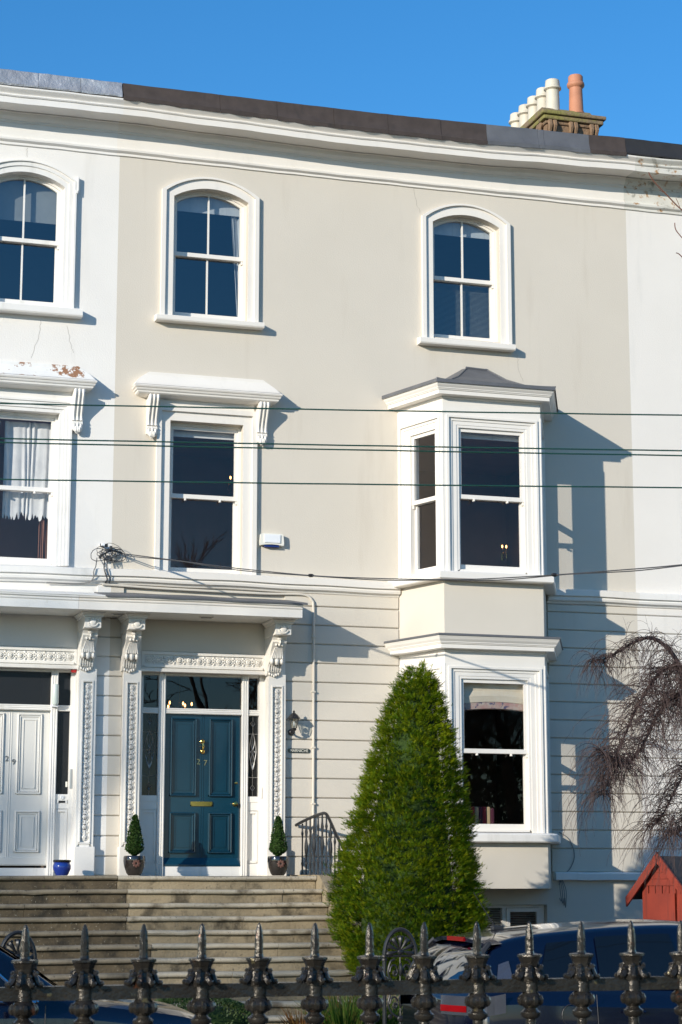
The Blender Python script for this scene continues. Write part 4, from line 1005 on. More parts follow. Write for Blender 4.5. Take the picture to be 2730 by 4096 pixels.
MB().tube(catenary(cd, 5), .017, 8).build('pipe', 'beige_smooth', cdt, True)
for z in (3.2, 2.45, 1.7, .95, .3): MB().box(2.768, 2.822, -.066, -.026, z-.012, z+.012, .004).build('clip', 'beige_smooth', cdt)
tag(MB().tube(catenary([(6.36, -.03, .60), (6.50, -.04, .50), (6.58, -.035, .30), (6.52, -.04, .12), (6.40, -.03, .0), (6.34, -.03, -.12)]), .006, 5).build('loose_cable', 'cable_grey', None, True, origin=(6.4, 0, 0)), 'thin loose cable curling down the wall right of the bay sill', 'cable')
lc = MB()
for k in range(4): lc.tube(catenary([(6.34+.012*k, -.05, -.04), (6.345+.025*k, -.06-.01*k, -.20), (6.36+.02*k, -.06, -.34-.03*k), (6.33+.028*k, -.06, -.30)]), .005, 5)
tag(lc.build('cable_end', 'cable_grey', None, True, origin=(6.36, -.05, -.2)), 'bunch of grey cable ends hanging under the bay corner', 'cable')

# ------------------------------------------------------------ granite steps
steps = thing('entrance_steps', 'wide flight of worn granite steps up to both front doors', 'steps', (.5, -2.5, GZ))
def step_block(x0, x1, y0, y1, z0, z1, m):
    """nosing roll, undercut and riser; edges jittered so that each stone is its own"""
    n = max(4, int((x1-x0)*7)); rr = random.Random(int(x0*977+z1*331)); vs = []; fs = []
    dz = rr.uniform(-.004, .004); dy = rr.uniform(-.006, .006)
    prof0 = [(y1, z0), (y0+.055, z0), (y0+.052, z1-.058), (y0+.018, z1-.054), (y0+.002, z1-.044), (y0-.006, z1-.028), (y0-.002, z1-.011), (y0+.014, z1), (y1, z1)]
    for k in range(n+1):
        x = x0+(x1-x0)*k/n; w = [rr.uniform(-.0022, .0022) for _ in prof0]; worn = -.006*math.exp(-((x-1.3)/.5)**2)-.006*math.exp(-((x+1.3)/.5)**2)
        chip = .012 if rr.random() < .05 else 0
        for i, (y, z) in enumerate(prof0): vs.append((x, y+dy+w[i]*(0 < i < 8)+chip*(4 <= i <= 7), z+dz+(w[i]*.6+worn-chip*.5)*(3 <= i)))
    N = len(prof0)
    for k in range(n):
        for i in range(N): fs.append((k*N+i, k*N+(i+1) % N, (k+1)*N+(i+1) % N, (k+1)*N+i))
    fs += [tuple(range(N)), tuple(range(len(vs)-1, len(vs)-N-1, -1))]
    o = MB().add(vs, fs).build('step', m, steps, True, angle=50)
    o.data.materials.append(M['granite_worn' if m == 'granite' else 'granite_worn_shaded'])     # trodden nosing and tread
    for k in range(n):
        for i in range(3, 8): o.data.polygons[k*N+i].material_index = 1
lipz = [0.0, -.165, -.323, -.478, -.632, -.786, -.935, -1.086, -1.236, -1.39, -1.53]
JX = [-.085, -.018, -.047, -.124, .07, .07, .02, -.03, .03, -.02, .0]
for i, z in enumerate(lipz):
    y0 = -1.35-.27*i; y1 = y0+.27 + (.95 if i == 0 else .03)
    if i == 0: y1 = .0
    zb = (lipz[i+1] if i < len(lipz)-1 else GZ)-.01
    cuts_r = [[1.55], [1.95], [], [1.3], [], [1.6], [], [.9], [], [1.2], []][i]
    xs = [JX[i]+.003]+cuts_r+[2.46]
    for a, b in zip(xs, xs[1:]): step_block(a, b-.004, y0, y1, zb, z, 'granite')
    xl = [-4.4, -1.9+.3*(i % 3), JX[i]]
    for a, b in zip(xl, xl[1:]): step_block(a, b-.004, y0, y1, zb, z, 'granite_shaded')
MB().box(-4.4, 2.46, -1.3, .26, GZ, -.17).build('step_core', 'granite_shaded', steps)
for sx in (2.465, -4.72):                # sloping flank walls
    MB().prism_x([(-.0, GZ), (-4.35, GZ), (-4.35, -1.50), (-1.45, .0), (-1.35, .012), (-.0, .012)], sx, sx+.31).build('flank_wall', 'granite', steps)

# iron handrail of the steps
sr = thing('stair_railing', 'curved black iron handrail with twisted balusters right of the top step', 'railing', (2.62, -.8, .01))
hp = catenary([(2.55, -.06, .665), (2.60, -.25, .715), (2.62, -.55, .755), (2.62, -.95, .785), (2.62, -1.2, .785), (2.62, -1.38, .70), (2.62, -1.75, .46), (2.62, -2.3, .16), (2.62, -3.0, -.22), (2.62, -3.7, -.60), (2.62, -4.2, -.86)], 5)
MB().tube(hp, .021, 8).build('handrail', 'iron', sr, True)
def hz(y):
    for a, b in zip(hp, hp[1:]):
        if b[1] <= y <= a[1]: return a[2]+(b[2]-a[2])*(y-a[1])/(b[1]-a[1]-1e-9)
    return hp[-1][2]
for k in range(22):
    y = -.13-.185*k; zt = hz(y); zb = .012 if y > -1.4 else .012-(-1.4-y)*.517
    h_ = zt-zb; tw = k % 2
    prof = [(.022, 0), (.014, .03), (.011, .06), (.013, h_*.18), (.019, h_*.22), (.012, h_*.26)]
    if tw: prof += [(.012, h_*.34), (.024, h_*.44), (.026, h_*.5), (.022, h_*.57), (.012, h_*.66), (.022, h_*.78), (.013, h_*.86)]
    else: prof += [(.010, h_*.5), (.010, h_*.74), (.019, h_*.80), (.011, h_*.86)]
    MB().lathe(prof+[(.011, h_)], 2.62, y, zb, 8).build('baluster', 'iron', sr, True)

# ------------------------------------------------------------ pots and clipped box
def topiary(x, y, label):
    t = thing('potted_topiary', label, 'topiary', (x, y, 0), group='potted box cones beside the blue door')
    p = MB().lathe([(.075, 0), (.10, .03), (.13, .11), (.142, .18), (.140, .225), (.134, .245), (.128, .248), (.124, .23), (.12, .20)], x, y, 0.004, 24, cap=False).build('pot', 'pot_black', t, True)
    MB().lathe([(.001, .205), (.122, .205)], x, y, .004, 20, cap=False).build('soil', 'soil', t)
    f = MB()
    for k in range(8):
        a = k*math.pi/4; f.ball((x+.0+.04*math.cos(a), y-.139, .155+.04*math.sin(a)), (.013, .006, .013), 6, 4)
        f.ball((x+.026*math.cos(a+.4), y-.140, .155+.026*math.sin(a+.4)), (.014, .006, .014), 6, 4)
    f.build('flower_mark', 'rust_mark', p, True)
    MB().lathe([(.012, .2), (.012, .34)], x, y, 0, 6).build('stem', 'bark', t)
    r_ = random.Random(int(x*100)); pts = []
    prof = lambda u: (.118*math.sin(min(1, u*5)*math.pi/2)*(1-u)**.72+.006)
    for _ in range(2600):
        u = r_.random()**1.35; a = r_.uniform(0, 6.283); rad = prof(u)*r_.uniform(.86, 1.04)*(1+.06*math.sin(a*3+u*9)); pts.append(((x+rad*math.cos(a), y+rad*math.sin(a), .255+.505*u), (math.cos(a), math.sin(a), .35)))
    m_ = MB(); scatter_leaves(m_, pts, .024, r_, .9, .62); m_.build('crown', 'box', t)
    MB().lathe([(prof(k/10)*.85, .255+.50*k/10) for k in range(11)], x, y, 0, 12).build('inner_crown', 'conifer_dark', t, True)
topiary(.285, -.5, 'clipped box cone in black glazed pot left of the blue door')
topiary(2.185, -.5, 'clipped box cone in black glazed pot right of the blue door')
bp = thing('glazed_pot', 'squat blue glazed pot with black rim in front of the white house', 'pot', (-.64, -.5, 0))
MB().lathe([(.07, 0), (.085, .02), (.112, .08), (.116, .12), (.10, .155), (.104, .165)], -.64, -.5, .004, 24, cap=False).build('body', 'pot_blue', bp, True)
MB().lathe([(.100, .162), (.115, .166), (.116, .19), (.105, .195), (.095, .18), (.09, .12)], -.64, -.5, .004, 24, cap=False).build('rim', 'black_gloss', bp, True)
MB().lathe([(.001, .15), (.095, .15)], -.64, -.5, .004, 16, cap=False).build('soil', 'soil', bp)

# ------------------------------------------------------------ conifer
def conifer(x, y, label):
    t = thing('conifer_tree', label, 'conifer', (x, y, GZ))
    MB().tube([(x, y, GZ), (x, y, GZ+1.2), (x+.1, y, 1.9)], [.09, .07, .02], 8).build('trunk', 'bark', t, True)
    r_ = random.Random(11); H0, H1 = -1.30, 2.40
    cx = lambda z: x - .06 + .14*max(0, (z-.2)/2.1)
    prof = [(-1.30, .42), (-1.0, .68), (-.55, .85), (0.0, .79), (.5, .69), (.9, .59), (1.24, .50), (1.6, .405), (1.9, .31), (2.15, .22), (2.3, .14), (2.40, .06)]
    rad = lambda z: interp(z, prof)
    f = MB(); V = []; F = []
    def spray(p, d, L, n):
        """flat fern-like spray: a stem with pairs of narrow leaflets"""
        d = d.normalized(); u = d.cross(Vector((r_.uniform(-.3, .3), r_.uniform(-.3, .3), 1))).normalized(); w = u.cross(d)
        u = (u*math.cos(r_.uniform(-1, 1)) + w*math.sin(r_.uniform(-1, 1))).normalized()
        for k in range(n):
            t_ = k/n; q = p + d*L*t_ + Vector((0, 0, .10*L*t_*t_))
            for s in (-1, 1):
                e = (d*.75 + u*s*.8 + w*r_.uniform(-.2, .2)).normalized(); l = L*.46*(1-t_*.65); wd = (d - e*d.dot(e)).normalized()*l*.27
                b = len(V); V.extend((q-wd*.6, q+wd, q+e*l)); F.append((b, b+1, b+2))
        b = len(V); V.extend((p+d*L*.6-u*L*.06, p+d*L*.6+u*L*.06, p+d*L*1.15+Vector((0, 0, .08*L)))); F.append((b, b+1, b+2))
    cnt = 0
    while cnt < 5000:                        # tufts: each a bundle of small sprays
        z = r_.uniform(H0, H1)
        if r_.random() > (rad(z)+.08)/1.05: continue
        cnt += 1
        a = r_.uniform(0, 6.283)
        lump = 1+.05*math.sin(a*5+z*3.1)+.04*math.sin(a*9-z*6.3)
        rr = rad(z)*lump*r_.uniform(.82, 1.0)-.01
        c = Vector((cx(z)+rr*math.cos(a), y+rr*math.sin(a), z)); ax = Vector((math.cos(a), math.sin(a), r_.uniform(.15, .7))).normalized()
        L = r_.uniform(.06, .13)
        for j in range(17):
            q = Vector((r_.gauss(0, 1), r_.gauss(0, 1), r_.gauss(0, .45)))*.030
            d = ax + Vector((r_.uniform(-.7, .7), r_.uniform(-.7, .7), r_.uniform(-.25, .45)))
            spray(c + q + ax*L*r_.uniform(0, .7), d, r_.uniform(.032, .062), 4)
    for dx, dz, ht in ((.04, 2.36, .20), (-.03, 2.3, .12), (.10, 2.28, .15), (-.12, 2.22, .14), (-.22, 2.05, .16), (.24, 2.08, .14)):      # leaders at the top
        for k in range(26):
            p = Vector((cx(2.3)+dx+r_.uniform(-.02, .02), y-.05+r_.uniform(-.06, .06), dz-.1+r_.random()*ht)); spray(p, Vector((r_.uniform(-.7, .7)+dx*1.5, r_.uniform(-.7, .7), 1.0)), r_.uniform(.04, .08), 4)
    f.add(V, F); me = f.build('crown', 'conifer', t)
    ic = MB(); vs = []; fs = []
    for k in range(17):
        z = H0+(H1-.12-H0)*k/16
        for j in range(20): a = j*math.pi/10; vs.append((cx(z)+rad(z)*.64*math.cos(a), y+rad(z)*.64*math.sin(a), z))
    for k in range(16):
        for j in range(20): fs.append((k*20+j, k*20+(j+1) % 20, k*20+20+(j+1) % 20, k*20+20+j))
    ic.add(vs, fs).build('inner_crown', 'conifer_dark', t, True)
conifer(2.92, -3.72, 'tall dense conical golden-green conifer in front of the bay')

# ------------------------------------------------------------ bare trees
def grow(rnd, segs, p, d, L, r, depth, maxd, spread, droop, minr, kids=(2, 3), seg=4, wig=.16):
    pts = [p.copy()]; rr = [r]
    for k in range(seg):
        d = (d + Vector((rnd.uniform(-wig, wig), rnd.uniform(-wig, wig), rnd.uniform(-wig, wig) + droop))).normalized()
        p = p + d*L/seg; pts.append(p.copy()); rr.append(max(minr*.6, r*(1-.42*(k+1)/seg)))
    segs.append((pts, rr, depth))
    if depth >= maxd: return
    for k in range(rnd.randint(*kids)):
        t = rnd.uniform(.45, 1.0) if k else 1.0
        q = pts[min(seg, int(t*seg))]
        ax = Vector((rnd.uniform(-1, 1), rnd.uniform(-1, 1), rnd.uniform(-.4, .6))).normalized()
        nd = (d + ax*spread*rnd.uniform(.5, 1.2)).normalized()
        grow(rnd, segs, q, nd, L*rnd.uniform(.62, .82), max(minr, rr[-1]*rnd.uniform(.6, .85)), depth+1, maxd, spread, droop, minr, kids, seg, wig)
def bare_tree_mesh(seed, H, maxd=7, spread=.75, kids=(2, 3), trunk_r=.30):
    rnd = random.Random(seed); segs = []
    grow(rnd, segs, Vector((0, 0, 0)), Vector((0, 0, 1)), H*.30, trunk_r, 0, maxd, spread, .03, .015, kids)
    tr = MB(); cr = MB()
    for pts, rr, dep in segs: (tr if dep < 2 else cr).tube(pts, rr, 8 if dep < 2 else (5 if dep < 4 else 3))
    return tr, cr
far = [(8.7, -31.5, 1.15, .3, 1, 'slender bare winter tree opposite, reflected in the fanlight'), (13.2, -38, 1.05, 2.1, 1, 'broad bare winter tree opposite, reflected right of the first'),
       (19.5, -36, .82, 4.0, 1, 'low bare winter tree opposite, reflected in the lower bay window'), (-43.6, -29, 1.66, 1.1, 2, 'tall bare tree far left across the road'),
       (-43.0, -33.5, 1.80, 5.0, 2, 'tallest bare tree far left across the road')]
protos = {}
for x, y, s, a, sd, lab in far:
    if sd not in protos:
        t = thing('bare_tree', lab, 'tree', (0, 0, 0), 0, 'bare trees across the road')
        tr, cr = bare_tree_mesh(40+sd, 13.0, 7, .72); tr.build('trunk', 'bark', t, True, local=True); cr.build('crown', 'bark', t, False, local=True); protos[sd] = t
        o = t
    else: o = copy_tree(protos[sd])
    o.location = (x, y, GZ-.02); o.rotation_euler = (0, 0, a); o.scale = (s, s, s); o['label'] = lab; o['category'] = 'tree'
# dark evergreen shrubs opposite (they darken the lower bay glass)
for i, (x, y, w, h) in enumerate(((17.5, -33, 2.6, 5.6), (22.5, -33.5, 3.0, 6.0), (12.5, -32.5, 2.0, 3.2))):
    r_ = random.Random(70+i); pts = []
    t = thing('evergreen_shrub', ('dark rounded evergreen opposite the lower bay window', 'widest dark evergreen opposite, far right', 'lowest dark evergreen opposite the front door')[i], 'shrub', (x, y, GZ), group='evergreens across the road')
    for _ in range(5200):
        u = r_.uniform(-1, 1); a = r_.uniform(0, 6.283); s = math.sqrt(1-u*u); k = r_.uniform(.75, 1)*(1+.12*math.sin(a*4+u*5))
        pts.append(((w*s*k*math.cos(a), w*s*k*math.sin(a), h*.55+h*.45*u*k), (s*math.cos(a), s*math.sin(a), u)))
    m_ = MB(); scatter_leaves(m_, pts, .26, r_, .9, .55); m_.build('crown', 'evergreen', t, local=True)
    MB().tube([(0, 0, 0), (0, 0, h*.5)], [.12, .06], 8).build('trunk', 'bark', t, local=True)

# weeping tree at the right edge
wt = thing('weeping_tree', 'bare weeping tree with purple-brown hanging twigs at the right edge', 'tree', (6.75, -4.0, GZ))
rw = random.Random(9); tr = MB(); cr = MB()
tr.tube([(6.75, -4.0, GZ), (6.72, -4.0, -.4), (6.62, -4.02, 1.0), (6.50, -4.0, 1.9), (6.32, -4.0, 2.35)], [.13, .11, .10, .085, .06], 10)
limbs = [
 [(6.45, -4.0, 2.1), (6.30, -4.0, 2.42), (6.10, -4.02, 2.48), (5.85, -4.03, 2.25), (5.60, -4.05, 1.85), (5.36, -4.07, 1.35), (5.18, -4.1, .95)],
 [(6.40, -4.0, 2.2), (6.25, -3.95, 2.62), (6.0, -3.9, 2.85), (5.75, -3.85, 2.80), (5.45, -3.8, 2.62), (5.2, -3.8, 2.55)],
 [(6.5, -4.0, 1.9), (6.28, -4.15, 2.12), (6.05, -4.25, 2.10), (5.8, -4.3, 1.85), (5.55, -4.35, 1.45), (5.30, -4.4, 1.30), (5.0, -4.4, 1.45)],
 [(6.45, -4.0, 2.1), (6.55, -4.2, 2.5), (6.45, -4.4, 2.55), (6.3, -4.5, 2.3), (6.15, -4.55, 1.8), (6.02, -4.6, 1.2)],
 [(6.45, -4.0, 2.1), (6.9, -3.9, 2.6), (7.3, -3.9, 2.5), (7.6, -3.9, 2.0), (7.8, -3.9, 1.3)],
 [(6.5, -4.0, 1.8), (6.75, -3.6, 2.4), (6.85, -3.3, 2.3), (6.95, -3.1, 1.7)],
 [(6.55, -4.0, 1.5), (6.35, -4.1, 1.35), (6.15, -4.1, 1.05), (5.95, -4.1, .72), (5.85, -4.1, .6)],
 [(6.6, -4.0, 1.0), (6.45, -4.15, .95), (6.28, -4.2, .78), (6.1, -4.2, .52), (6.02, -4.2, .5)]]
for li, L in enumerate(limbs):
    c = catenary(L, 6); n = len(c); tr.tube(c, [max(.008, .034*(1-k/n*.88)*(1 if li < 3 else .7)) for k in range(n)], 6)
    for k in range(4, n):
        for _ in range(15 if li in (0, 2) else 9):
            p = Vector(c[k]); sd = rw.uniform(-1, 1); d = Vector((rw.uniform(-.75, .45), rw.uniform(-.6, .4), rw.uniform(-.2, .55))).normalized(); pts = [p.copy()]
            ln_ = rw.uniform(.25, .85)*(1.0 if li != 1 else .7); st = 7
            for j in range(st):
                d = (d + Vector((rw.uniform(-.22, .22), rw.uniform(-.2, .2), -.30+rw.uniform(-.12, .12)))).normalized(); p = p + d*ln_/st; pts.append(p.copy())
                if j > 1 and rw.random() < .42:
                    q = p.copy(); e = (d+Vector((rw.uniform(-.8, .8), rw.uniform(-.6, .6), rw.uniform(-.5, .2)))).normalized(); qs = [q.copy()]
                    for _j in range(3): e = (e+Vector((0, 0, -.28))).normalized(); q = q+e*rw.uniform(.03, .075); qs.append(q.copy())
                    cr.tube(qs, [.0022, .0018, .0015, .0012], 3)
            cr.tube(pts, [.0048-.0036*j/st for j in range(st+1)], 3)
tr.build('trunk', 'bark_weep', wt, True); cr.build('crown', 'bark_weep', wt)
# twigs of another tree reaching in at the top right
tw = thing('bare_tree', 'young reddish bare tree beyond the right edge, twigs reaching into the sky corner', 'tree', (6.4, -6.0, GZ))
MB().tube([(6.4, -6, GZ), (6.35, -6, 2), (6.2, -6, 5), (6.0, -6, 6.6)], [.08, .07, .045, .03], 8).build('trunk', 'bark_red', tw, True)
b = MB()
b.tube(catenary([(6.0, -6, 6.6), (5.78, -6, 7.25), (5.62, -6, 7.5), (5.46, -6, 7.6), (5.27, -6, 7.77), (5.13, -6, 7.90), (5.07, -6, 8.0)]), .0075, 5)
b.tube([(5.46, -6, 7.6), (5.44, -6, 7.66), (5.41, -6, 7.72)], .004, 4); b.tube([(5.27, -6, 7.77), (5.24, -6, 7.78), (5.20, -6, 7.80)], .004, 4)
b.tube(catenary([(6.0, -6, 6.6), (5.7, -6, 7.0), (5.52, -6, 7.2), (5.40, -6, 7.33), (5.385, -6, 7.42)]), .006, 5); b.tube(catenary([(6.0, -6, 6.6), (5.62, -6, 6.85), (5.45, -6, 7.03), (5.39, -6, 7.06)]), .006, 5)
b.build('branch', 'bark_red', tw, True)

# ------------------------------------------------------------ shed
sh = thing('garden_shed', 'small red stained wooden playhouse shed with black felt roof', 'shed', (6.75, -2.42, GZ), R(-60))
W, DP, HE, HP = .31, 1.4, 1.555, 1.895       # half width, depth, eaves, peak ; gable faces local -y
for k in range(6):
    x0 = -W+k*2*W/6; MB().box(x0+.006, x0+2*W/6-.006, -.02+(.004 if k % 2 else 0), 0, .05, HE).build('board', 'shed', sh, local=True)
for k in range(4):
    z0 = HE+.002+k*.085; z1 = min(HP-.01, z0+.082); wa = W*(HP-z0)/(HP-HE); wb = max(.01, W*(HP-z1)/(HP-HE))
    MB().prism_y([(-wa, z0), (wa, z0), (wb, z1), (-wb, z1)], -.035-.004*(k % 2), -.001).build('gable_board', 'shed', sh, local=True)
for s in (-1, 1):
    for k in range(10):
        MB().box(s*W-.01, s*W+.012, .0, DP, .05+k*.150, .05+k*.150+.144).build('side_board', 'shed', sh, local=True)
    ex = W+.16; ez = HP-(HP-HE)/W*ex
    MB().prism_y([(0, HP+.035), (s*ex, ez+.035), (s*ex, ez), (0, HP)], -.10, DP+.06).build('roof', 'shed_felt', sh, local=True)
    MB().prism_y([(-s*.012, HP+.085), (s*.03, HP+.045), (s*(ex+.02), ez+.03), (s*(ex+.015), ez-.09), (0, HP-.055)], -.135, -.102).build('bargeboard', 'shed', sh, local=True)
MB().box(-W, W, DP, DP+.02, .05, HE).build('back_board', 'shed', sh, local=True)
dr = MB().box(-.2, .2, -.045, -.022, .08, 1.46).build('door', 'shed', sh, local=True); MB().box(.0, .12, -.055, -.045, 1.02, 1.06).build('hinge', 'shed', dr, local=True)
MB().box(-W, W, .0, DP, .0, .05).build('shed_floor', 'shed', sh, local=True)

# ------------------------------------------------------------ garden railing and cast-iron gate piers
def gate_pier(x, label):
    y = -8.5; t = thing('gate_pier', label, 'gate pier', (x, y, GZ), group='cast-iron gate piers')
    hw = .15; zs = -.72; A = 18
    MB().tube([(x-hw, y, GZ), (x-hw, y, zs)] + [(x-hw*math.cos(math.pi*k/A), y, zs+.235*math.sin(math.pi*k/A)) for k in range(1, A)] + [(x+hw, y, zs), (x+hw, y, GZ)], .019, 8).build('frame', 'iron', t, True)
    for s in (-1, 1):
        for z in (zs, zs-.03, zs-.30): MB().lathe([(.02, -.014), (.029, -.008), (.029, .008), (.02, .014)], x+s*hw, y, z, 10).build('collar', 'iron', t, True)
    for z in (zs-.0, zs-.62): MB().tube([(x-hw, y, z), (x+hw, y, z)], .012, 6).build('crossbar', 'iron', t, True)
    p = MB()
    for k in range(7):
        a = R(-12+34*k); L = .135
        d = (math.cos(a), math.sin(a)); c = (x, zs+.045)
        p.tube([(c[0]+d[0]*L*u, y-.012*math.sin(u*3), c[1]+d[1]*L*u) for u in (.1, .4, .7, .88, 1.0)], [.006, .012, .020, .021, .010], 6)
        e = (-d[1], d[0])
        for s in (-1, 1): p.ball((c[0]+d[0]*L*.92+s*e[0]*.022, y-.006, c[1]+d[1]*L*.92+s*e[1]*.022), .012, 6, 5)
    p.ball((x, y-.01, zs+.035), (.03, .02, .025)); p.build('palmette', 'iron', t, True)
    s_ = MB()
    for zc in (zs-.14, zs-.42):
        for sd in (-1, 1):
            sp = [(x+sd*(.055+.045*math.cos(q*.55)*(1-q/14)), y, zc+.0+(.075*math.sin(q*.55)*(1-q/16))+.0) for q in range(13)]
            s_.tube(sp, .0095, 6)
            s_.tube(catenary([(x, y, zc-.13), (x+sd*.08, y, zc-.08), (x+sd*.115, y, zc), (x+sd*.09, y, zc+.09), (x+sd*.05, y, zc+.11)]), .010, 6)
            s_.ball((x+sd*.055, y-.008, zc), .016, 6, 5); s_.ball((x+sd*.10, y-.008, zc-.11), (.022, .016, .022), 6, 5)
        s_.ball((x, y-.01, zc+.02), (.02, .02, .06)); s_.ball((x, y-.012, zc-.13), (.035, .02, .03))
    for zc in (zs-.28,):
        for k in range(6): a = k*math.pi/3; s_.ball((x+.035*math.cos(a), y-.01, zc+.035*math.sin(a)), (.02, .014, .02), 6, 5)
        s_.ball((x, y-.02, zc), .018, 6, 5)
    s_.tube([(x, y, zs), (x, y, GZ+.05)], .008, 5); s_.build('scrollwork', 'iron', t, True)
    MB().box(x-.2, x+.2, y-.12, y+.12, GZ-.01, GZ+.10, .02).build('plinth', 'granite', t)
gate_pier(1.137, 'arched cast-iron gate pier with palmette in front of the conifer'); gate_pier(-2.31, 'arched cast-iron gate pier with palmette at the left edge behind the car')
gr = thing('garden_railing', 'low black iron garden railing with leafy finials right of the gate pier', 'railing', (3.5, -8.5, GZ))
for z in (-.735, -1.45): MB().box(1.30, 6.5, -8.512, -8.488, z-.012, z+.012).build('rail', 'iron', gr)
fin = None
for k in range(31):
    x = 1.461+.162*k
    if fin is None:
        m_ = MB().lathe([(.014, -.95), (.014, -.09), (.022, -.08), (.024, -.06), (.014, -.05), (.02, -.03), (.03, -.02), (.03, .0), (.016, .01), (.012, .035), (.024, .05), (.026, .07), (.014, .09), (.022, .11), (.026, .13), (.018, .15), (.002, .17)], 0, 0, 0, 8)
        for s in (-1, 1): m_.ball((s*.032, 0, .075), (.016, .016, .024), 6, 5); m_.ball((s*.02, 0, .12), (.014, .014, .026), 6, 5)
        fin = m_.build('baluster', 'iron', gr, True, local=True); fo = fin
    else: fo = fin.copy(); col.objects.link(fo); fo.parent = gr
    fo.location = (x-3.5, 0, -.735-GZ)
MB().box(1.25, 6.5, -8.62, -8.38, GZ-.01, GZ+.13, .02).build('plinth', 'granite', gr)

# low hedge and strappy plants
hd = thing('box_hedge', 'low rounded clipped hedge in front of the steps', 'hedge', (.02, -5.6, GZ))
r_ = random.Random(21); pts = []
for _ in range(9000):
    u = r_.uniform(-1, 1); a = r_.uniform(0, 6.283); s = math.sqrt(1-u*u)
    px, py, pz = [abs(v)**.62*(1 if v > 0 else -1) for v in (s*math.cos(a), s*math.sin(a), u)]
    if pz < -.5: continue
    slope = .10*max(0, px-.1)**1.5
    pts.append(((.02+.57*px, -5.6+.45*py, -1.42+.20*pz-slope*1.6+.012*math.sin(px*9)), (px*.5, py*.5, max(pz, .1)+.4)))
m_ = MB(); scatter_leaves(m_, pts, .030, r_, .8, .55); m_.build('foliage', 'hedge', hd)
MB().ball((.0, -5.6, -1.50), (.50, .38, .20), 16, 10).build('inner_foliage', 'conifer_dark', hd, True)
def strappy(x, y, z, n, h, sp, m, label, seed):
    r_ = random.Random(seed); t = MB()
    for _ in range(n):
        a = r_.uniform(0, 6.283); b = r_.random()**.6*sp; L = h*r_.uniform(.55, 1.0); lean = r_.uniform(.05, .55)
        p = Vector((x+b*math.cos(a)*.55, y+b*math.sin(a)*.55, z)); d = Vector((math.cos(a)*lean, math.sin(a)*lean, 1)).normalized(); u = d.cross(Vector((r_.uniform(-1, 1), r_.uniform(-1, 1), .1))).normalized()*.010
        pts = []
        for k in range(5): pts.append((p-u*(1-k/4.4), p+u*(1-k/4.4))); d = (d+Vector((math.cos(a)*.12*lean*2, math.sin(a)*.12*lean*2, -.05))).normalized(); p = p+d*L/4
        vs = [q for pr in pts for q in pr]; t.add(vs, [(2*i, 2*i+1, 2*i+3, 2*i+2) for i in range(4)])
    th = thing('strappy_plant', label, 'plant', (x, y, z)); t.build('leaves', m, th); return th
strappy(1.52, -5.6, GZ+.03, 420, .60, .42, 'grass_green', 'tuft of green strappy leaves at the foot of the conifer', 31)
strappy(1.08, -5.55, GZ+.03, 150, .40, .22, 'grass_rust', 'small rust-coloured strappy plant left of the green tuft', 32)
strappy(1.95, -5.3, GZ+.03, 300, .58, .40, 'grass_green', 'tuft of green strappy leaves right of the iron gate pier', 33)
strappy(1.75, -5.0, GZ+.03, 220, .55, .45, 'grass_rust', 'rust and green strappy plant directly under the conifer', 34)
r_ = random.Random(44); pts = [((7.0+r_.uniform(-.05, .05), -2.9+r_.uniform(-.05, .05), -.80+r_.uniform(-.05, .20)), (r_.uniform(-1, 1), -.5, .6)) for _ in range(60)]
sg = thing('sapling', 'tiny green sprig showing above the car roof beside the shed', 'plant', (7.0, -2.9, GZ))
m_ = MB(); scatter_leaves(m_, pts, .06, r_, .8, .3); m_.build('leaves', 'box', sg); MB().tube([(7.0, -2.9, GZ), (7.0, -2.9, -.7)], .008, 5).build('stem', 'bark', sg)

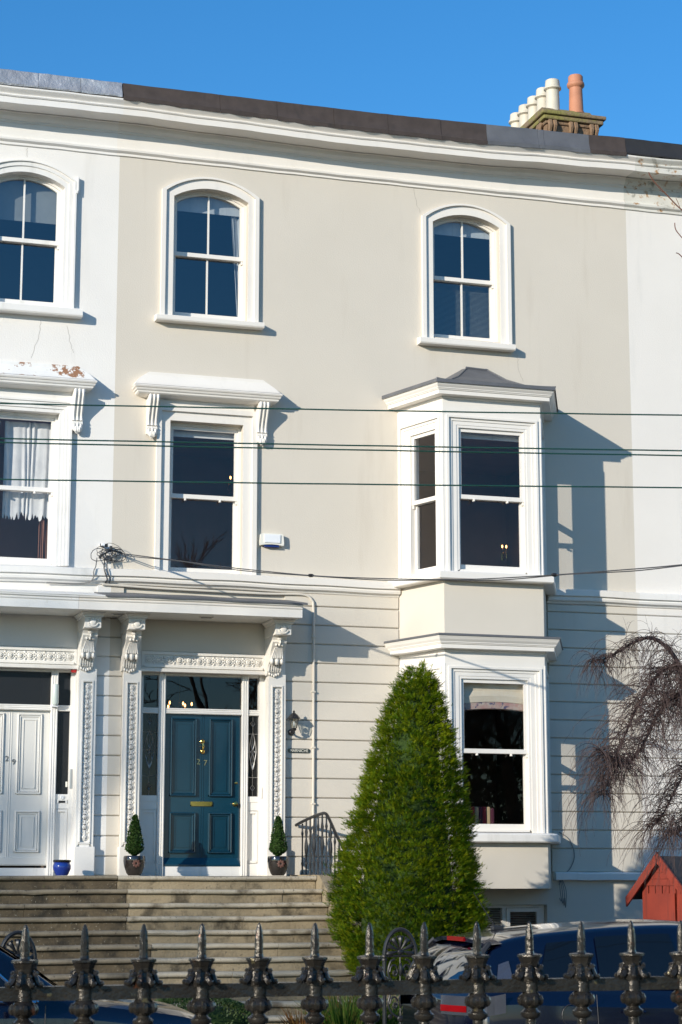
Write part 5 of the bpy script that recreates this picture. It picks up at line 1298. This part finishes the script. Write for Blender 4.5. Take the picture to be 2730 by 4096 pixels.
# ------------------------------------------------------------ parked cars (both face +x)
def car(name, label, loc, prof, paint, extras, group='cars parked along the kerb'):
    """prof: stations along the car, rear first: (x, half width, sill z, belt z, belt half width, top z, top half width)"""
    t = thing(name, label, 'car', loc, 0, group)
    P = []
    def cubic(pts, n): return catenary(pts, n)
    st = catenary(prof, 5)
    vs = []; fs = []
    def section(s):
        x, w, zs, zb, wb, zt, wt = s; gh = zt-zb
        pts = [(w*.80, zs), (w*.95, zs+.03), (w*.99, zs+.12), (w, zs+.28), (w*1.0, zb-.20), (w*.992, zb-.09), (wb+.012, zb-.02), (wb, zb)]
        for u in (.25, .5, .75, .9): pts.append((wb+(wt-wb)*u+.012*math.sin(u*math.pi)*min(1, gh/.2), zb+gh*u))
        pts += [(wt-.01, zb+gh*.96), (wt*.90, zt-.004 if gh > .02 else zt+.004), (wt*.6, zt+.012), (wt*.3, zt+.02), (0, zt+.023)]
        return [(x, -a, b) for a, b in pts] + [(x, a, b) for a, b in reversed(pts[:-1])]
    secs = [section(s) for s in st]; N = len(secs[0])
    for s in secs: vs += s
    for k in range(len(secs)-1):
        for i in range(N-1): fs.append((k*N+i, k*N+i+1, (k+1)*N+i+1, (k+1)*N+i))
        fs.append((k*N+N-1, k*N, (k+1)*N, (k+1)*N+N-1))
    fs += [tuple(range(N)), tuple(range(len(vs)-1, len(vs)-N-1, -1))]
    body = MB().add(vs, fs).build('body', paint, t, True, local=True, angle=32)
    xs = [s[0] for s in st]
    def side(x, u, s=-1, push=.004):
        """point on the glazed upper side: u 0 belt .. 1 roof"""
        k = max(i for i in range(len(xs)-1) if xs[i] <= x+1e-9) if x > xs[0] else 0
        f = (x-xs[k])/(xs[k+1]-xs[k]+1e-9); a, b = st[k], st[k+1]
        v = [p+(q-p)*f for p, q in zip(a, b)]; _, w, zs, zb, wb, zt, wt = v
        yy = wb+(wt-wb)*u+.012*math.sin(u*math.pi)*min(1, (zt-zb)/.2)
        return (x, s*(yy+push), zb+(zt-zb)*u)
    def lower(x, z, s=-1, push=.004):
        k = max(i for i in range(len(xs)-1) if xs[i] <= x+1e-9) if x > xs[0] else 0
        f = (x-xs[k])/(xs[k+1]-xs[k]+1e-9); v = [p+(q-p)*f for p, q in zip(st[k], st[k+1])]
        return (x, s*(v[1]+push), z)
    def wheel(x, s):
        y = s*(.70); r = .315; a = MB()
        a.lathe([(.20, -.10), (.29, -.10), (.312, -.08), (.318, 0), (.312, .08), (.29, .10), (.20, .10)], 0, 0, 0, 28, 'y', False)
        a.v = [Vector((x, y, r)) + p for p in a.v]
        w = a.build('wheel', 'tyre', t, True, local=True)
        b = MB(); b.lathe([(.205, -.09), (.205, .09)], 0, 0, 0, 24, 'y', False); b.lathe([(.05, .07), (.05, .09), (.001, .095)], 0, 0, 0, 12, 'y')
        for k in range(7):
            an = 2*math.pi*k/7; c, s2 = math.cos(an), math.sin(an); b.tube([(c*.04, -.075, s2*.04), (c*.2, -.06, s2*.2)], [.03, .022], 6)
        b.v = [Vector((x, y, r)) + (p if s < 0 else Vector((p.x, -p.y, p.z))) for p in b.v]; b.build('rim', 'alloy', w, True, local=True)
    extras(t, body, side, lower, wheel, st)
    return t
def glass_patch(t, f, xa, xb, ua, ub, m='glass_car', name='side_window', rake=(0, 0), n=8, s=-1, push=.014):
    """window between two x limits; rake shifts the upper corners"""
    a = MB(); g = []
    for j in range(5):
        u = ua+(ub-ua)*j/4; l = xa+rake[0]*j/4; r = xb+rake[1]*j/4
        g.append([f(l+(r-l)*k/n, u, s, push) for k in range(n+1)])
    for j in range(4):
        for k in range(n): a.quad(g[j][k], g[j][k+1], g[j+1][k+1], g[j+1][k])
    return a.build(name, m, t, True, local=True)
CAR_Z = RZ+.004
# --- hatchback (tail towards the gate)
HP_ = [(.12, .78, .30, .82, .74, .88, .70), (.15, .84, .24, .90, .78, .95, .69), (.20, .865, .20, .935, .79, 1.04, .655), (.34, .875, .19, .955, .79, 1.19, .61), (.52, .88, .18, .96, .79, 1.29, .575), (.72, .882, .18, .955, .79, 1.345, .565), (1.05, .885, .18, .94, .79, 1.382, .565), (1.6, .885, .18, .92, .79, 1.418, .57),
       (2.1, .885, .18, .905, .79, 1.425, .57), (2.45, .885, .18, .90, .79, 1.375, .58), (2.85, .88, .18, .90, .78, 1.17, .62), (3.2, .875, .18, .895, .77, .965, .66), (3.6, .865, .19, .86, .74, .90, .66), (3.95, .84, .20, .79, .70, .82, .60), (4.12, .79, .24, .68, .64, .70, .54), (4.2, .72, .30, .58, .58, .60, .48)]
def hatch(t, body, side, lower, wheel, st):
    ox, oy, oz = t.location
    for s in (-1, 1):
        glass_patch(t, side, .80, 1.13, .10, .82, 'glass_car', 'quarter_window', (.14, .10), s=s)
        glass_patch(t, side, 1.30, 2.02, .08, .86, 'glass_car', 'rear_door_window', (.03, -.08), s=s)
        glass_patch(t, side, 2.12, 3.02, .08, .86, 'glass_car', 'front_door_window', (-.08, -.46), s=s)
    # tailgate glass on the raked rear
    a = MB(); n = 8
    g = []
    for j in range(6):
        x = .17+.33*j/5
        k = max(i for i in range(len(st)-1) if st[i][0] <= x); f = (x-st[k][0])/(st[k+1][0]-st[k][0]+1e-9); v = [p+(q-p)*f for p, q in zip(st[k], st[k+1])]
        w = v[6]*.93; g.append([(x-.012, -w+2*w*i/n, v[5]+.016-.012*abs(2*i/n-1)) for i in range(n+1)])
    for j in range(5):
        for i in range(n): a.quad(g[j][i], g[j][i+1], g[j+1][i+1], g[j+1][i])
    a.build('rear_window', 'glass_tail', t, True, local=True)
    sp = MB()
    for i in range(12):
        q0, q1 = [-.60+1.2*v/12 for v in (i, i+1)]
        zz = lambda y_: 1.33-.05*abs(y_/.6)**3
        sp.add([(.43, q0, zz(q0)), (.43, q1, zz(q1)), (.57, q1, zz(q1)+.012), (.57, q0, zz(q0)+.012), (.44, q0, zz(q0)-.03), (.44, q1, zz(q1)-.03), (.57, q1, zz(q1)-.02), (.57, q0, zz(q0)-.02)], [(0, 1, 2, 3), (4, 7, 6, 5), (0, 4, 5, 1)])
    o = sp.build('spoiler', 'navy', t, True, local=True); MB().box(.422, .438, -.24, .10, 1.300, 1.332).build('brake_light', 'red_lens', o, local=True)
    for s in (-1, 1):                       # black surround of the tailgate glass
        MB().tube(catenary([(.45, s*.60, 1.295), (.36, s*.625, 1.22), (.26, s*.66, 1.12), (.19, s*.69, 1.0)]), [.022]*19, 6).build('glass_surround', 'plastic_black', t, True, local=True)
    for s in (-1, 1):
        tl = MB(); q = []
        for j in range(7):                   # wrap-round lamp: low across the tail, then round the corner
            z = .79+.135*j/6
            q.append([(.110, s*.46, z), (.110, s*.60, z), (.114, s*.72, z)] + [lower(xx, z+.008*i, s, .010) for i, xx in enumerate((.16, .22, .29, .36))])
        for j in range(6):
            for i in range(6): tl.quad(q[j][i], q[j][i+1], q[j+1][i+1], q[j+1][i])
        o = tl.build('tail_light', 'clear_lens', t, True, local=True)
        glass_patch(o, side, .34, .56, .03, .60, 'clear_lens', 'upper_lens', (.13, .02), s=s, push=.012)
        rl = MB()
        for j in range(1, 3):
            for i in (0, 1): rl.quad(*[(p[0]-.008, p[1]+s*.006, p[2]) for p in (q[j][i], q[j][i+1], q[j+1][i+1], q[j+1][i])])
        rl.build('red_lens', 'red_lens', o, True, local=True)
        wheel(.72, s); wheel(3.30, s)
    for xg, z0, z1, dx in ((1.22, .35, .93, .03), (2.10, .22, .90, .0), (3.05, .25, .88, .03)):
        MB().tube([lower(xg+dx*(1-k/5)+(.0), z0+(z1-z0)*k/5, -1, .001) for k in range(6)], .003, 4).build('door_gap', 'plastic_black', t, local=True)
    MB().tube([lower(1.42+.045*k, .805+.004*math.sin(k), -1, .018) for k in range(5)], .012, 6).build('door_handle', 'navy', t, True, local=True)
    MB().tube([lower(2.24+.045*k, .80, -1, .018) for k in range(5)], .012, 6).build('door_handle', 'navy', t, True, local=True)
    MB().tube([lower(1.02+.075*math.cos(a), .79+.075*math.sin(a), -1, .001) for a in [2*math.pi*k/20 for k in range(21)]], .004, 4).build('fuel_flap', 'plastic_black', t, local=True)
    for s in (-1, 1): MB().ball((2.98, s*.93, .96), (.07, .09, .06), 10, 8).build('mirror', 'navy', t, True, local=True)
    MB().tube([(.78, -.02, 1.39), (.60, -.02, 1.66)], [.006, .003], 5).build('aerial', 'plastic_black', t, local=True)
    MB().box(.74, .84, -.045, .005, 1.37, 1.41, .012).build('aerial_base', 'plastic_black', t, local=True)
    MB().box(.07, .25, -.74, .74, .34, .60, .05).build('bumper', 'navy', t, local=True)
    MB().box(.108, .13, -.26, .26, .46, .57).build('number_plate', 'plastic_cream', t, local=True)
    seats(t, ((1.35, .38), (1.35, -.38), (2.35, .38), (2.35, -.38)))
def seats(t, pos):
    for x, y in pos:
        a = MB(); a.box(x-.06, x+.06, y-.23, y+.23, .5, 1.02, .05); a.box(x-.05, x+.05, y-.12, y+.12, 1.05, 1.22, .04); a.box(x, x+.45, y-.23, y+.23, .42, .55, .05); a.build('car_seat', 'plastic_black', t, local=True)
hc = car('parked_car', 'dark navy hatchback parked with its tail to the gate', (.16, -11.35, CAR_Z), HP_, 'navy', hatch)
for o in [k for k in col.objects if k.type == 'MESH' and root_of(k) == hc]:      # the tail is rounded in plan
    for v in o.data.vertices:
        if v.co.x < .75: v.co.x += .24*(.75-v.co.x)/.63*(min(1, abs(v.co.y)/.88))**2.3
# --- saloon (only its windscreen, bonnet and door top show)
SP_ = [(0.0, .80, .30, .86, .72, .92, .62), (.08, .86, .24, .95, .76, 1.0, .64), (.6, .90, .20, .98, .79, 1.04, .66), (.95, .905, .19, .975, .80, 1.14, .62), (1.4, .91, .19, .965, .80, 1.36, .58), (1.9, .91, .19, .955, .80, 1.435, .57), (2.5, .91, .19, .945, .80, 1.44, .57), (2.85, .91, .19, .94, .80, 1.39, .58),
       (3.2, .91, .19, .935, .79, 1.19, .62), (3.52, .905, .19, .925, .78, .975, .68), (3.9, .90, .19, .88, .76, .915, .68), (4.3, .88, .20, .82, .72, .855, .62), (4.55, .83, .24, .73, .66, .75, .56), (4.65, .76, .30, .62, .60, .64, .5)]
def saloon(t, body, side, lower, wheel, st):
    for s in (-1, 1):
        w1 = glass_patch(t, side, 1.25, 2.10, .10, .86, 'glass_car', 'rear_door_window', (.28, -.02), s=s)
        w2 = glass_patch(t, side, 2.18, 3.22, .10, .86, 'glass_car', 'front_door_window', (-.02, -.48), s=s)
        MB().tube([side(1.25+2.0*k/14, .03, s, .012) for k in range(15)], .012, 6).build('chrome_strip', 'chrome', t, True, local=True)
        MB().tube([side(3.27-.50*k/8, .05+.87*k/8, s, .012) for k in range(9)], .011, 6).build('chrome_strip', 'chrome', t, True, local=True)
        MB().ball((3.06, s*1.0, 1.0), (.075, .11, .065), 10, 8).build('mirror', 'black_paint', t, True, local=True)
        MB().tube([(3.06, s*.85, .95), (3.06, s*.95, .975)], .02, 6).build('mirror_arm', 'plastic_black', t, local=True)
        wheel(.85, s); wheel(3.72, s)
        MB().ball((4.42, s*.66, .68), (.16, .13, .07), 12, 8).build('headlight', 'clear_lens', t, True, local=True)
    a = MB(); n = 8; g = []
    for j in range(6):
        x = 2.90+.60*j/5
        k = max(i for i in range(len(st)-1) if st[i][0] <= x); f = (x-st[k][0])/(st[k+1][0]-st[k][0]+1e-9); v = [p+(q-p)*f for p, q in zip(st[k], st[k+1])]
        w = v[6]*.95; g.append([(x+.012, -w+2*w*i/n, v[5]+.022-.014*abs(2*i/n-1)) for i in range(n+1)])
    for j in range(5):
        for i in range(n): a.quad(g[j][i], g[j][i+1], g[j+1][i+1], g[j+1][i])
    a.build('windscreen', 'glass_car', t, True, local=True)
    for s in (-1, 1): MB().tube([(3.46, s*.30, 1.02), (3.38, s*.02, 1.075)], .008, 5).build('wiper', 'plastic_black', t, local=True)
    for xg, z0, z1 in ((2.14, .3, .95), (3.30, .3, .93)): MB().tube([lower(xg, z0+(z1-z0)*k/5, -1, .001) for k in range(6)], .004, 4).build('door_gap', 'plastic_black', t, local=True)
    MB().tube([lower(2.30+.045*k, .80, -1, .018) for k in range(5)], .012, 6).build('door_handle', 'black_paint', t, True, local=True)
    seats(t, ((1.55, .38), (1.55, -.38), (2.55, .38), (2.55, -.38)))
car('parked_car', 'black-blue saloon with chrome window trim, bonnet low at the left', (-5.95, -11.35, CAR_Z), SP_, 'black_paint', saloon)

# ------------------------------------------------------------ near railing (out of focus)
fence = thing('iron_fence', 'weathered iron railing with spear finials across the foreground', 'fence', (-3.2, -21.0, GZ))
FY = -21.0; RAIL = -.305
rail = MB()
n = 90; vs = []; fs = []
rr = random.Random(3)
for k in range(n+1):
    x = -6.2+6.2*k/n
    for dy, dz in ((-.012, -.017), (.012, -.017), (.012, .017), (-.012, .017)): vs.append((x, FY+dy+rr.uniform(-.0015, .0015), RAIL+dz+rr.uniform(-.0015, .0015)))
for k in range(n):
    for i in range(4): fs.append((4*k+i, 4*k+(i+1) % 4, 4*k+4+(i+1) % 4, 4*k+4+i))
rail.add(vs, fs).build('rail', 'iron_fence', fence)
MB().box(-6.2, 0.0, FY-.012, FY+.012, -1.28, -1.245).build('rail', 'iron_fence', fence)
MB().box(-6.2, 0.0, FY-.16, FY+.16, GZ-.02, -1.38, .03).build('plinth', 'granite', fence)
def spear():
    a = MB()
    # shaft, collars and gadrooned bulb below the rail (round)
    a.lathe([(.0135, -1.08), (.0135, -.086), (.021, -.083), (.026, -.076), (.026, -.068), (.018, -.062), (.016, -.058), (.024, -.052), (.031, -.044), (.033, -.036), (.028, -.026), (.020, -.018), (.020, .02)], 0, 0, 0, 14)
    for k in range(8):
        t = k*math.pi/4; a.ball((.027*math.cos(t), .027*math.sin(t), -.038), (.010, .010, .014), 6, 5)
    b = MB()
    # flared octagonal cup above the rail, spike
    def sq(r, z): return [(r*1.08*math.cos(q*math.pi/4+.39), r*1.08*math.sin(q*math.pi/4+.39), z) for q in range(8)]
    L = [sq(.024, .010), sq(.026, .024), sq(.022, .036), sq(.0205, .046), sq(.0225, .058), sq(.0275, .071), sq(.0305, .0735), sq(.0305, .079), sq(.020, .081), sq(.0115, .082), sq(.0100, .088), sq(.0098, .125), sq(.0078, .146), sq(.0042, .160), sq(.001, .165)]
    vs = [p for l in L for p in l]; b.add(vs, [(8*j+i, 8*j+(i+1) % 8, 8*j+8+(i+1) % 8, 8*j+8+i) for j in range(len(L)-1) for i in range(8)])
    c = MB()
    for k in range(8):
        t = k*math.pi/4+.39; cx, sy = math.cos(t), math.sin(t); h = .008*(k % 2)
        c.tube([(cx*.021, sy*.021, .046+h), (cx*.027, sy*.027, .036+h), (cx*.033, sy*.033, .026), (cx*.041, sy*.041, .019), (cx*.045, sy*.045, .025)], [.004, .007, .008, .0065, .005], 6)
        c.ball((cx*.043, sy*.043, .022), .0068, 6, 5); c.ball((cx*.030, sy*.030, .040+h), .006, 6, 5)
    return a, b, c
a, b, c = spear(); proto = None
for k in range(34):
    x = -4.8116+.733+.1474*(k-9)
    p = Vector((x, FY, RAIL)) - fence.location
    if proto is None:
        pa = a.build('bar', 'iron_fence', fence, True, local=True); pb = b.build('spear_head', 'iron_fence', pa, False, local=True); pc = c.build('leaf_collar', 'iron_fence', pa, True, local=True); proto = (pa, pb, pc); o = pa
    else:
        o = proto[0].copy(); col.objects.link(o); o.parent = fence
        for q in proto[1:]:
            d = q.copy(); col.objects.link(d); d.parent = o; d.rotation_euler = (0, 0, random.uniform(-.12, .12))
    o.location = p; o.rotation_euler = (random.uniform(-.012, .012), random.uniform(-.012, .012), random.uniform(-.1, .1))
